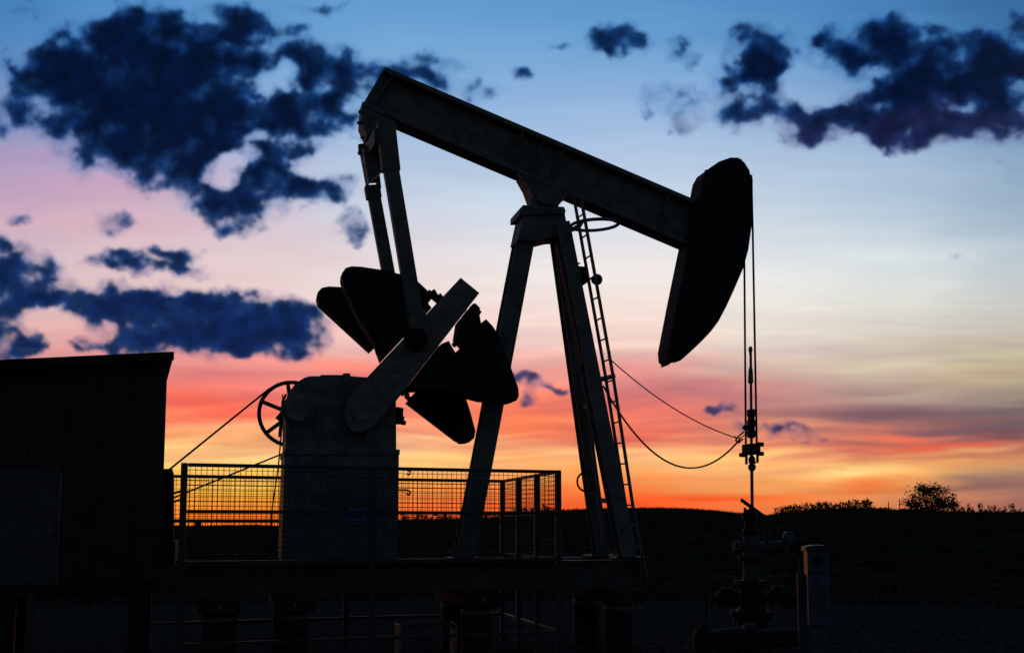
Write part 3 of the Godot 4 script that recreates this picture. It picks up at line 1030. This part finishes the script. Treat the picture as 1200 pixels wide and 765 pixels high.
func panel_fence(called: String, label: String, ends: Array, top: float, mid: float, low: float, foot: float, posts: Array, light: bool) -> void:
	var a: Vector3 = ends[0]
	var b: Vector3 = ends[1]
	var t := thing(called, label, "fence", (a + b) / 2.0, "mesh fence panels round the pumpjack")
	var d := (b - a).normalized()
	var up := Vector3.UP
	for s in posts:
		start()
		var p := a.lerp(b, s)
		box(p + up * (top / 2.0), Vector3(0.075, top, 0.075))
		done("post", mats.galvanised, t)
	var j := d * 0.04
	for h in [top - 0.022, mid, low + 0.022, foot + 0.02]:
		start()
		bar(a + j + up * h, b - j + up * h, 0.044, 0.036, up, 0.006)
		done("rail", mats.galvanised, t)
	start()
	var gap := 0.0625
	var wire := 0.0038
	var n := int(a.distance_to(b) / gap)
	var k := 1
	while k < n:
		var p := a.lerp(b, float(k) / n)
		tube([p + up * (low + 0.03), p + up * (top - 0.03)], wire, 4, -1.0, false)
		k += 1
	var m := int((top - low) / gap)
	for r in range(1, m):
		var h := lerpf(low + 0.02, top - 0.02, float(r) / m)
		var off := d.cross(up) * 0.006
		tube([a + j + up * h + off, b - j + up * h + off], wire, 4, -1.0, false)
	var mesh := done("wire_mesh", mats.galvanised, t)
	mesh.set_meta("kind", "stuff")
	if not light and posts.size() == 2:
		for y in [550.5, 574.0]:
			start()
			var q := at(469, y, -1.26)
			tube([q + Vector3(-0.1, 0, 0), q + Vector3(0.08, 0, 0), q + Vector3(0.13, -0.02, 0), q + Vector3(0.12, -0.06, 0), q + Vector3(0.08, -0.05, 0)], 0.012, 6)
			done("latch", mats.steel, t)


# ------------------------------------------------------------------ wellhead and what stands round it

func flange(c: Vector3, r: float, h: float, bolts := 8) -> void:
	lathe(c + Vector3(0, -h / 2.0, 0), c + Vector3(0, h / 2.0, 0), [[0, r - 0.01], [0.15, r], [0.85, r], [1, r - 0.01]], 24)
	for k in bolts:
		var o := Vector3(cos(TAU * k / bolts), 0, sin(TAU * k / bolts)) * (r - 0.035)
		tube([c + o + Vector3(0, -h / 2.0 - 0.03, 0), c + o + Vector3(0, h / 2.0 + 0.03, 0)], 0.014, 6)


func hand_wheel(c: Vector3, axis: Vector3, r: float) -> void:
	var u := axis.cross(Vector3.UP if absf(axis.y) < 0.9 else Vector3.RIGHT).normalized()
	var v := axis.cross(u)
	ring(c, u, v, r, 0.012, 24)
	for k in 4:
		rod(c, c + (u * cos(k * PI / 2) + v * sin(k * PI / 2)) * r, 0.009, 6)
	rod(c - axis * 0.12, c + axis * 0.03, 0.016, 8)


func make_wellhead() -> void:
	var c := at(882, 740, 0.0)
	var t := thing("wellhead", "dark wellhead with stacked flanges and side valves below the polished rod", "wellhead", Vector3(c.x, 0, 0))
	var cx := c.x
	var h := func(py: float) -> float: return at(882, py, 0.0).y
	var top: float = h.call(597)
	start()
	lathe(Vector3(cx, -0.1, 0), Vector3(cx, 0.42, 0), [[0, 0.24], [0.8, 0.24], [0.85, 0.3], [1, 0.3]], 28)
	done("casing_head", mats.cast, t)
	for f in [[0.46, 0.34, 0.08, 12], [0.94, 0.26, 0.07, 10], [1.32, 0.20, 0.06, 8]]:
		start()
		flange(Vector3(cx, f[0], 0), f[1], f[2], f[3])
		done("flange", mats.cast, t)
	start()
	lathe(Vector3(cx, 0.46, 0), Vector3(cx, 0.94, 0), [[0, 0.27], [0.2, 0.2], [0.75, 0.19], [1, 0.22]], 24)
	done("tubing_head", mats.cast, t)
	start()
	lathe(Vector3(cx, 0.94, 0), Vector3(cx, 1.66, 0), [[0, 0.14], [0.3, 0.12], [0.5, 0.14], [0.7, 0.12], [1, 0.12]], 20)
	lathe(Vector3(cx - 0.3, 1.5, 0), Vector3(cx + 0.62, 1.5, 0), [[0, 0.075], [0.06, 0.095], [0.2, 0.08], [0.8, 0.08], [0.94, 0.1], [1, 0.08]], 16)
	done("pumping_tee", mats.skid, t)
	start()
	lathe(Vector3(cx, 1.66, 0), Vector3(cx, top, 0), [[0, 0.10], [0.2, 0.13], [0.3, 0.09], [0.6, 0.085], [0.65, 0.12], [0.85, 0.12], [1, 0.06]], 18)
	for s in [-1.0, 1.0]:
		rod(Vector3(cx + s * 0.075, top - 0.14, 0), Vector3(cx + s * 0.085, top + 0.03, 0), 0.022, 8)
		rod(Vector3(cx + s * 0.03, top - 0.1, 0.05), Vector3(cx + s * 0.03, top + 0.02, 0.05), 0.02, 8)
	done("stuffing_box", mats.cast, t)
	start()
	rod(at(869.5, 586, -0.1), at(897, 606, 0.12), 0.03, 8)
	done("lever", mats.cast, t)
	start()
	var v1 := at(899, 627, -0.2)
	rod(v1 + Vector3(0, -0.14, 0), v1 + Vector3(0, 0.12, 0), 0.035, 10)
	done("sight_pipe", mats.galvanised, t)
	# valves: one on each side
	for s in [-1.0, 1.0]:
		start()
		var b := Vector3(cx + s * 0.46, 0.7, 0.05)
		lathe(b - Vector3(s * 0.3, 0, 0), b + Vector3(s * 0.3, 0, 0), [[0, 0.06], [0.2, 0.065], [0.24, 0.13], [0.34, 0.13], [0.38, 0.1], [0.62, 0.1], [0.66, 0.13], [0.76, 0.13], [0.8, 0.06], [1, 0.06]], 16)
		lathe(b, b + Vector3(0, 0.26, 0), [[0, 0.09], [0.4, 0.07], [0.5, 0.1], [0.65, 0.1], [0.7, 0.03], [1, 0.03]], 14)
		var v := done("gate_valve", mats.cast, t)
		start()
		hand_wheel(b + Vector3(0, 0.33, 0), Vector3.UP, 0.14)
		done("hand_wheel", mats.cast, v)
	# the flow line that bends down beside the tee
	start()
	var k := Vector3(cx + 0.62, 1.5, 0)
	tube([k, k + Vector3(0.14, -0.01, 0.02), k + Vector3(0.25, -0.08, 0.05), k + Vector3(0.3, -0.22, 0.06), k + Vector3(0.3, -0.62, 0.06), k + Vector3(0.26, -0.78, 0.06), k + Vector3(0.12, -0.88, 0.06), k + Vector3(-0.1, -0.92, 0.06)], 0.075, 12)
	done("flow_line", mats.cast, t)
	start()
	var g := at(925, 630, -0.25)
	lathe(g + Vector3(0, 0, 0.03), g + Vector3(0, 0, -0.05), [[0, 0.085], [0.3, 0.1], [1, 0.1]], 22)
	rod(g, g + Vector3(0, -0.2, -0.05), 0.02, 8)
	done("pressure_gauge", mats.bluebox, t)
	start()
	var e := at(940, 633, -0.25)
	lathe(e + Vector3(-0.16, -0.02, 0), e + Vector3(0.12, -0.02, 0), [[0, 0.04], [0.3, 0.06], [0.7, 0.06], [1, 0.045]], 14)
	bar(e + Vector3(-0.02, 0, 0), e + Vector3(-0.01, 0.24, 0.02), 0.035, 0.02)
	done("ball_valve", mats.cast, t)
	# hanging tag with a pale border
	var tag := thing("hanging_tag", "small tag with a pale border hanging beside the wellhead", "tag", at(864, 644, -0.2))
	start()
	var q := at(864, 639, -0.2)
	box(q, Vector3(0.072, 0.125, 0.006), Basis.IDENTITY, 0.002)
	done("plate", mats.tag, tag)
	start()
	box(q + Vector3(0, 0, 0.006), Vector3(0.05, 0.10, 0.006), Basis.IDENTITY, 0.002)
	done("face", mats.sign_dark, tag)
	start()
	tube([q + Vector3(0, 0.06, 0), q + Vector3(0.02, 0.14, 0), q + Vector3(0.16, 0.16, -0.1)], 0.006, 5)
	tube([q + Vector3(0.0, 0.16, -0.02), q + Vector3(-0.06, 0.22, 0), q + Vector3(-0.1, 0.12, 0), q + Vector3(-0.12, -0.15, 0)], 0.01, 5)
	done("cord", mats.rubber, tag)
	# ground valve in front
	var gp := at(850, 752, -1.6)
	var gv := thing("ground_valve", "low dark pipe valve with an upright stem standing before the wellhead", "valve", Vector3(gp.x, 0, gp.z))
	start()
	var b0 := Vector3(gp.x, gp.y + 0.02, gp.z)
	lathe(b0 + Vector3(-0.42, 0, 0), b0 + Vector3(1.1, 0, 0), [[0, 0.1], [0.02, 0.2], [0.08, 0.2], [0.1, 0.13], [0.3, 0.17], [0.42, 0.17], [0.46, 0.12], [0.5, 0.22], [0.56, 0.22], [0.58, 0.13], [1, 0.13]], 20)
	done("body", mats.cast, gv)
	start()
	rod(at(827, 745, -1.6), at(828.5, 694, -1.6), 0.022, 8)
	lathe(at(827, 742, -1.6), at(827, 726, -1.6), [[0, 0.09], [0.5, 0.07], [1, 0.03]], 12)
	done("stem", mats.cast, gv)
	for s in [-0.3, 0.7]:
		start()
		box(Vector3(b0.x + s, (b0.y - 0.12) / 2.0 - 0.02, b0.z), Vector3(0.14, b0.y - 0.08, 0.3))
		done("support", mats.concrete, gv)


func make_cabinets() -> void:
	# meter cabinet on its post, to the side of the wellhead
	var old := frame
	frame = Transform3D(Basis(Vector3.UP, deg_to_rad(-9.0)), Vector3(3.9, 0, -11.4))
	var c := at(958.5, 765, 0.0)
	var t := thing("meter_cabinet", "tall narrow blue grey metal cabinet on a post beside the wellhead", "cabinet", Vector3(c.x, 0, 0))
	start()
	plate(outline([[946.5, 645], [972.5, 645], [974.5, 733], [948.5, 733]], -0.15), -0.15, 0.30, 0.008)
	done("case", mats.bluebox, t)
	start()
	plate(outline([[944.5, 641], [953, 639], [967, 639], [974, 643.5], [974, 646], [944.5, 646]], -0.18), -0.18, 0.36, 0.006)
	done("lid", mats.galvanised, t)
	start()
	var dial := at(959, 656, -0.15)
	lathe(dial + Vector3(0, 0, 0.04), dial, [[0, 0.03], [0.1, 0.06], [1, 0.065]], 20)
	done("dial", mats.cast, t)
	start()
	plate(outline([[948.5, 671], [973, 671], [973, 672.4], [948.5, 672.4]], -0.156), -0.156, 0.012)
	done("seam", mats.cast, t)
	start()
	var p0 := at(960, 733, -0.02)
	box(Vector3(p0.x, p0.y / 2.0 - 0.05, 0), Vector3(0.19, p0.y + 0.1, 0.14))
	done("post", mats.bluebox, t)
	var q := at(940.5, 700, 0.1)
	var u := thing("channel_post", "grey steel channel post standing against the meter cabinet", "post", Vector3(q.x, 0, -0.1))
	start()
	var ht := at(940.5, 672, 0.1).y
	box(Vector3(q.x, ht / 2.0, -0.1), Vector3(0.1, ht, 0.02))
	for s in [-0.045, 0.045]:
		box(Vector3(q.x + s, ht / 2.0, -0.14), Vector3(0.012, ht - 0.01, 0.06))
	done("channel", mats.cabinet, u)
	for k in 3:
		start()
		bolt(Vector3(q.x, ht - 0.15 - k * 0.4, -0.09), Vector3(0, 0, 1), 0.015, 0.02)
		done("bolt", mats.steel, u)
	# flat cabinet in front of the shed
	frame = Transform3D(Basis(Vector3.UP, deg_to_rad(23.0)), Vector3(-4.9, 0, -9.4))
	var e := at(30, 686, 0.0)
	var k := thing("electrical_cabinet", "flat grey electrical cabinet on a post in front of the shed wall", "cabinet", Vector3(e.x, 0, 0))
	start()
	plate(outline([[-25, 552], [70.5, 553.5], [65, 686], [-28, 688]], -0.13), -0.13, 0.26, 0.01)
	done("case", mats.cabinet, k)
	start()
	plate(outline([[-22, 557], [66.5, 558], [61.5, 681], [-25, 683]], -0.143), -0.143, 0.012, 0.003)
	var door := done("door", mats.cabinet, k)
	start()
	var hd := at(58, 620, -0.16)
	box(hd, Vector3(0.02, 0.12, 0.03))
	done("handle", mats.steel, door)
	for px in [36.0, -10.0]:
		start()
		var pp := at(px, 690, 0.0)
		box(Vector3(pp.x, pp.y / 2.0, 0), Vector3(0.075, pp.y + 0.03, 0.075))
		done("post", mats.galvanised, k)
	frame = old


func make_sign() -> void:
	var t := thing("notice_sign", "small blue notice sign with a dark header fixed to the pedestal", "sign", at(417.5, 614, -0.5))
	var w := -0.50
	start()
	plate(outline([[403, 593.5], [432, 593.5], [432, 614.5], [403, 614.5]], w - 0.004), w - 0.004, 0.008, 0.001)
	done("plate", mats.sign_blue, t)
	start()
	plate(outline([[403, 592.8], [432.5, 592.8], [432.5, 602.3], [403, 602.3]], w - 0.008), w - 0.008, 0.004, 0.0005)
	done("header", mats.sign_dark, t)
	start()
	plate(outline([[406.5, 594.2], [429.5, 594.2], [430.8, 595.5], [430.8, 599.6], [429.5, 600.9], [406.5, 600.9], [405.2, 599.6], [405.2, 595.5]], w - 0.011), w - 0.011, 0.003, 0.0005)
	done("header_field", mats.sign_blue, t)
	for r in [[410, 425, 604.2], [411.5, 424, 607.3], [408, 427, 611.2]]:
		start()
		plate(outline([[r[0], r[2] - 0.7], [r[1], r[2] - 0.7], [r[1], r[2] + 0.7], [r[0], r[2] + 0.7]], w - 0.006), w - 0.006, 0.002)
		done("line", mats.sign_dark, t)


func make_step() -> void:
	var a := at(470, 733, -0.95)
	var b := at(532, 735, -0.95)
	var t := thing("grating_step", "perforated metal grating step under the skid between two piles", "step", Vector3((a.x + b.x) / 2.0, 0, -a.z * -1.0))
	for k in 5:
		start()
		var z := a.z - k * 0.06
		for i in 18:
			var x := lerpf(a.x, b.x, (i + 0.5) / 18.0)
			box(Vector3(x, a.y, z), Vector3(0.022, 0.03, 0.012), Basis.IDENTITY, 0.003)
		box(Vector3((a.x + b.x) / 2.0, a.y - 0.025, z), Vector3(b.x - a.x, 0.02, 0.02))
		done("serrated_bar", mats.galvanised, t)
	for x in [a.x - 0.02, b.x + 0.02]:
		start()
		box(Vector3(x, (a.y + 0.02) / 2.0 - 0.01, a.z - 0.12), Vector3(0.03, a.y + 0.02, 0.32))
		done("side_plate", mats.steel, t)


# ------------------------------------------------------------------ the shed

func make_shed() -> void:
	var top_r := at(196.5, 424, 0.0)
	var low_r := at(190.5, 683, 0.0)
	var top_l := at(-40, 436, 0.0)
	var x1 := top_r.x
	var x0 := top_l.x - 1.2
	var fl := low_r.y
	var t := thing("shed", "dark windowless shed with a sloping flat roof raised on short posts", "shed", Vector3((x0 + x1) / 2.0, 0, -1.2))
	var slope := (top_r.y - top_l.y) / (top_r.x - top_l.x)
	var h := func(x: float) -> float: return top_r.y + (x - x1) * slope
	var n := 9
	for k in n:
		start()
		var xa := lerpf(x0, x1, k / float(n))
		var xb := lerpf(x0, x1, (k + 1) / float(n)) - 0.008
		plate(PackedVector2Array([Vector2(xa, fl), Vector2(xb, fl), Vector2(xb, h.call(xb)), Vector2(xa, h.call(xa))]), 0.0, 0.05, 0.004)
		done("wall_panel", mats.shed, t)
	start()
	plate(PackedVector2Array([Vector2(x0, fl), Vector2(x1, fl), Vector2(x1, h.call(x1)), Vector2(x0, h.call(x0))]), 2.35, 0.05, 0.004)
	done("back_wall", mats.shed, t)
	for s in [x0 + 0.03, x1 - 0.03]:
		start()
		var hs: float = h.call(s) - 0.02
		box(Vector3(s, (fl + hs) / 2.0, -1.2), Vector3(0.05, hs - fl, 2.29))
		done("side_wall", mats.shed, t)
	start()
	plate(PackedVector2Array([Vector2(x0 - 0.1, fl - 0.14), Vector2(x1 + 0.0, fl - 0.14), Vector2(x1 + 0.0, fl - 0.004), Vector2(x0 - 0.1, fl - 0.004)]), 0.03, 2.3, 0.004)
	done("floor_frame", mats.wood, t)
	start()
	var e0 := at(203.5, 413, -0.14)
	var ex := e0.x
	var ht := e0.y
	var roof := PackedVector2Array([Vector2(ex, ht), Vector2(ex - 0.015, ht - 0.1), Vector2(x1 + 0.01, h.call(x1) + 0.006), Vector2(x0 - 0.2, h.call(x0 - 0.2) + 0.006), Vector2(x0 - 0.2, h.call(x0 - 0.2) + ht - h.call(ex))])
	plate(roof, -0.14, 2.7, 0.006)
	done("roof", mats.shed, t)
	start()
	var fascia := PackedVector2Array([Vector2(ex, ht + 0.008), Vector2(ex, ht - 0.10), Vector2(x0 - 0.2, h.call(x0 - 0.2) + ht - h.call(ex) - 0.10), Vector2(x0 - 0.2, h.call(x0 - 0.2) + ht - h.call(ex) + 0.008)])
	plate(fascia, -0.165, 0.024, 0.003)
	done("fascia", mats.wood, t)
	for px in [x0 + 0.2, (x0 + x1) / 2.0, x1 - 0.25]:
		for w in [0.3, 2.0]:
			start()
			box(Vector3(px, (fl - 0.14) / 2.0 - 0.05, -w), Vector3(0.2, fl - 0.04, 0.2))
			done("support_post", mats.wood, t)


# ------------------------------------------------------------------ ground and plants

const SKYLINE := [[-400, 612], [0, 616], [190, 617.6], [230, 617.5], [262, 616.6], [295, 616.5], [335, 617.5], [400, 616.5], [468, 611], [520, 610], [575, 608], [600, 603], [640, 599], [700, 597.3], [760, 596.4], [800, 597], [835, 599.4], [870, 603], [898, 605], [920, 602.5], [950, 599], [1000, 597.5], [1050, 599], [1130, 601], [1200, 602], [1600, 600]]
const CREST := 100.0


func crest(az: float) -> float:
	var x := PP.x + FOCAL * tan(clampf(az, deg_to_rad(-42), deg_to_rad(42)))
	var y := 606.0
	for i in SKYLINE.size() - 1:
		if x >= SKYLINE[i][0] and x <= SKYLINE[i + 1][0]:
			y = lerpf(SKYLINE[i][1], SKYLINE[i + 1][1], (x - SKYLINE[i][0]) / (SKYLINE[i + 1][0] - SKYLINE[i][0]))
	return EYE.y + (HORIZON - y) / FOCAL * CREST * cos(az)


var bumps: FastNoiseLite


func ground_height(x: float, z: float) -> float:
	var r := sqrt(x * x + z * z)
	var az := atan2(x, -z)
	var h := 0.0
	var top := crest(az)
	if r <= CREST:
		h = top * smoothstep(27.0, CREST, r) * (0.55 + 0.45 * r / CREST)
	else:
		h = top - (r - CREST) * 0.025 * smoothstep(CREST, CREST * 1.4, r)
	var rough := smoothstep(22.0, 45.0, r) * (1.0 - smoothstep(200.0, 500.0, r))
	return h + bumps.get_noise_2d(x, z) * 0.28 * rough * (0.35 if r > 80.0 and r < 130.0 else 1.0)


func make_terrain() -> void:
	frame = Transform3D.IDENTITY
	bumps = noise(41, 0.05, 4)
	var radii: Array = []
	var r := 1.5
	while r < 3000.0:
		radii.append(r)
		r *= 1.055 if r < 140.0 else 1.25
	var angles: Array = []
	var a := -180.0
	while a < 180.0:
		angles.append(deg_to_rad(a))
		a += 0.5 if absf(a + 0.25) < 45.0 else 5.0
	var n := angles.size()
	origin = Vector3.ZERO
	start()
	var grid: Array = []
	for rr in radii:
		var line := PackedVector3Array()
		for t in angles:
			var x: float = sin(t) * rr
			var z: float = -cos(t) * rr
			line.append(Vector3(x, ground_height(x, z), z))
		grid.append(line)
	for j in grid.size():
		for i in n:
			st.set_smooth_group(0)
			st.add_vertex(grid[j][i])
	for j in grid.size() - 1:
		for i in n:
			var i2 := (i + 1) % n
			for k in [j * n + i, (j + 1) * n + i, (j + 1) * n + i2, j * n + i, (j + 1) * n + i2, j * n + i2]:
				st.add_index(k)
	for i in n:
		pass
	st.generate_normals()
	var g := done("ground", mats.ground, self)
	g.set_meta("kind", "structure")
	g.set_meta("label", "dark rough grassland rising to a low ridge against the sky")
	# gravel pad round the pump
	start()
	var pad := PackedVector2Array()
	for k in 60:
		var t := TAU * k / 60.0
		pad.append(Vector2(2.0 + cos(t) * 24.0 * (1.0 + 0.05 * sin(3.0 * t)), sin(t) * 10.5 * (1.0 + 0.06 * sin(5.0 * t + 1.0))))
	var idx := Geometry2D.triangulate_polygon(pad)
	for k in range(0, idx.size(), 3):
		var p: Array = []
		for q in 3:
			var v := pad[idx[k + q]]
			p.append(Vector3(v.x, 0.006, v.y - 13.0))
		tri(p[0], p[1], p[2], Vector3.UP)
	var pd := done("gravel_pad", mats.pad, self)
	pd.set_meta("kind", "structure")
	pd.set_meta("label", "grey gravel pad laid round the pumpjack and wellhead")
	make_grass()


func make_grass() -> void:
	# tufts of rough grass between the pad and the ridge
	start()
	origin = Vector3.ZERO
	for k in 9:
		var t := TAU * k / 9.0 + rng.randf() * 0.5
		var lean := Vector3(cos(t), 0, sin(t))
		var side := Vector3(-sin(t), 0, cos(t)) * 0.012
		var base := lean * 0.05 * rng.randf()
		var tip := base + lean * rng.randf_range(0.05, 0.18) + Vector3(0, rng.randf_range(0.10, 0.26), 0)
		tri(base - side, base + side, tip, lean.cross(Vector3.UP).cross(lean).normalized())
	st.set_material(mats.grass)
	var blade := st.commit()
	var spots: Array = []
	for k in 26000:
		var az := deg_to_rad(rng.randf_range(-36.0, 36.0))
		var r := lerpf(23.0, 112.0, pow(rng.randf(), 1.3))
		if k % 3 == 0:
			r = rng.randf_range(94.0, 103.0)
		var p := Vector3(sin(az) * r, 0, -cos(az) * r)
		p.y = ground_height(p.x, p.z)
		var s := rng.randf_range(0.6, 1.5)
		spots.append(Transform3D(Basis(Vector3.UP, rng.randf() * TAU).scaled(Vector3(s, s * rng.randf_range(0.6, 1.2), s)), p))
	var mm := MultiMesh.new()
	mm.transform_format = MultiMesh.TRANSFORM_3D
	mm.mesh = blade
	mm.instance_count = spots.size()
	for k in spots.size():
		mm.set_instance_transform(k, spots[k])
	var o := MultiMeshInstance3D.new()
	o.name = "grass"
	o.multimesh = mm
	o.set_meta("kind", "stuff")
	o.set_meta("label", "rough dark grass growing between the gravel pad and the ridge")
	o.set_meta("category", "grass")
	add_child(o)


# a bush of given width and height: stems and a crown of leaves gathered in uneven clumps
func bush_meshes(s: int, wide: float, high: float, clumps: int, leaves: int, leaf: float, pointed: bool) -> Array:
	var g := RandomNumberGenerator.new()
	g.seed = s
	origin = Vector3.ZERO
	var centres: Array = []
	for k in clumps:
		var t := g.randf() * TAU
		var y := high * pow(g.randf(), 1.25)
		var reach := wide * 0.5 * (sqrt(maxf(0.0, 1.0 - pow(y / high, 2.0) * 0.9)) if not pointed else maxf(0.08, 1.0 - y / high))
		var d := reach * sqrt(g.randf())
		if k % 9 == 0:
			y *= 1.18   # a few shoots stand out of the crown
		centres.append(Vector3(cos(t) * d, y, sin(t) * d))
	start()
	for k in clumps:
		if k % 2 == 0:
			var c: Vector3 = centres[k]
			var b := Vector3(c.x * 0.1, -0.15, c.z * 0.1)
			tube([b, b.lerp(c, 0.5) + Vector3(0, high * 0.08, 0), c], 0.035 * high / 2.5 + 0.01, 5, 0.006)
	st.set_material(mats.bark)
	var wood := st.commit()
	start()
	for c in centres:
		var cr := wide * g.randf_range(0.07, 0.17)
		for q in leaves:
			var o := Vector3(g.randfn(), g.randfn() * 0.8, g.randfn()) * cr * 0.55
			var p: Vector3 = c + o
			p.y = maxf(p.y, 0.0)
			var n := Vector3(g.randfn(), g.randfn() + 0.4, g.randfn()).normalized()
			var u := n.cross(Vector3(g.randfn(), g.randfn(), g.randfn())).normalized()
			var v := n.cross(u)
			var l := leaf * g.randf_range(0.6, 1.3)
			quad(p - u * l * 0.45, p + v * l * 0.9, p + u * l * 0.45, p - v * l * 0.9, n)
	st.set_material(mats.leaf)
	return [wood, st.commit()]


func plant(called: String, label: String, category: String, group: String, meshes: Array, px: float, r: float, scale: Vector3, turn: float) -> void:
	var az := atan2(px - PP.x, FOCAL)
	var p := Vector3(sin(az) * r, 0, -cos(az) * r)
	p.y = ground_height(p.x, p.z) - 0.05
	frame = Transform3D(Basis(Vector3.UP, turn).scaled(scale), p)
	var t := thing(called, label, category, Vector3.ZERO, group)
	for k in 2:
		var o := MeshInstance3D.new()
		o.name = "trunk" if k == 0 else "crown"
		o.mesh = meshes[k]
		t.add_child(o, true)


const ORDER := ["first", "second", "third", "fourth", "fifth", "sixth", "seventh", "eighth", "ninth", "tenth", "eleventh", "twelfth", "thirteenth", "fourteenth", "fifteenth", "sixteenth", "seventeenth", "eighteenth", "nineteenth"]


func make_vegetation() -> void:
	var big := bush_meshes(5, 5.0, 2.5, 96, 52, 0.12, false)
	plant("bush", "largest round bush standing up above the ridge", "bush", "", big, 1089, 99.0, Vector3(1, 1, 1), 0.4)
	var side := bush_meshes(6, 1.8, 1.5, 16, 34, 0.11, true)
	plant("bush", "slim pointed bush just beside the largest bush on the ridge", "bush", "", side, 1117, 99.0, Vector3(0.8, 1.05, 0.8), 1.0)
	var kinds: Array = []
	for k in 4:
		kinds.append(bush_meshes(50 + k, 2.0, 1.1, 16, 26, 0.12, k == 3))
	var g := RandomNumberGenerator.new()
	g.seed = 8
	# shrubs along the crest beyond the wellhead
	for k in 19:
		var px := 912.0 + k * 5.9 + g.randf_range(-2, 2)
		var h := g.randf_range(0.55, 0.85) + (0.28 if k > 14 else 0.0)
		plant("shrub", "low shrub, %s along the ragged ridge row from the polished rod towards the largest bush" % ORDER[k], "shrub", "shrubs on the ridge beyond the wellhead", kinds[k % 3], px, g.randf_range(97, 101), Vector3(0.75, h, 0.75), g.randf() * TAU)
	for k in 7:
		plant("shrub", "very low shrub, %s on the bare ridge stretch towards the largest bush" % ORDER[k], "shrub", "very low shrubs on the bare stretch of ridge", kinds[k % 3], 1026.0 + k * 7.0, g.randf_range(98, 101), Vector3(0.8, g.randf_range(0.2, 0.34), 0.8), g.randf() * TAU)
	# small upright bushes beyond the large one
	for k in 15:
		plant("bush", "small upright bush, %s past the largest bush going away from the pumpjack" % ORDER[k], "bush", "small upright bushes on the ridge", kinds[3] if k % 3 else kinds[1], 1128.0 + k * 6.2 + g.randf_range(-2, 2), g.randf_range(98, 101), Vector3(0.42, g.randf_range(0.45, 0.95), 0.42), g.randf() * TAU)
	# trees seen through the fence
	var trees: Array = []
	for k in 3:
		trees.append(bush_meshes(80 + k, 2.2, 1.4, 18, 30, 0.12, false))
	for k in 13:
		plant("small_tree", "small dark tree behind the fence mesh, %s from the pedestal towards the ladder" % ORDER[k], "tree", "small trees behind the mesh fence", trees[k % 3], 474.0 + k * 9.0 + g.randf_range(-3, 3), g.randf_range(96, 101), Vector3(0.55, g.randf_range(0.35, 0.85) * (1.0 if k < 6 else 0.75), 0.55), g.randf() * TAU)
	for k in 7:
		plant("shrub", "rounded shrub behind the fence corner, %s going from the fence towards the ladder" % ORDER[k], "shrub", "shrubs beside the fence corner", kinds[k % 3], 606.0 + k * 6.5, g.randf_range(97, 101), Vector3(0.6, g.randf_range(0.35, 0.65), 0.6), g.randf() * TAU)
	# fence posts on the ridge and a small hut on the far rise
	for px in [1041.0, 1054.0]:
		var az := atan2(px - PP.x, FOCAL)
		var p := Vector3(sin(az) * 99.0, 0, -cos(az) * 99.0)
		p.y = ground_height(p.x, p.z) - 0.1
		frame = Transform3D(Basis.IDENTITY, p)
		var t := thing("marker_post", "%s thin post standing on the bare stretch of ridge" % ("shorter" if px < 1050.0 else "taller"), "post", Vector3.ZERO, "thin posts on the ridge")
		start()
		lathe(Vector3(0, 0, 0), Vector3(0, 1.05 if px < 1050 else 1.3, 0), [[0, 0.055], [0.96, 0.045], [1, 0.02]], 8)
		done("shaft", mats.wood, t)
	var az2 := atan2(233.0 - PP.x, FOCAL)
	var hp := Vector3(sin(az2) * 99.0, 0, -cos(az2) * 99.0)
	hp.y = ground_height(hp.x, hp.z) - 0.1
	frame = Transform3D(Basis(Vector3.UP, 0.3), hp)
	var hut := thing("hut", "tiny dark hut on the low rise seen through the fence beside the shed", "hut", Vector3.ZERO)
	start()
	box(Vector3(0, 0.3, 0), Vector3(0.62, 0.6, 0.7))
	done("wall", mats.shed, hut)
	start()
	box(Vector3(0, 0.63, 0), Vector3(0.72, 0.06, 0.8))
	done("roof", mats.shed, hut)
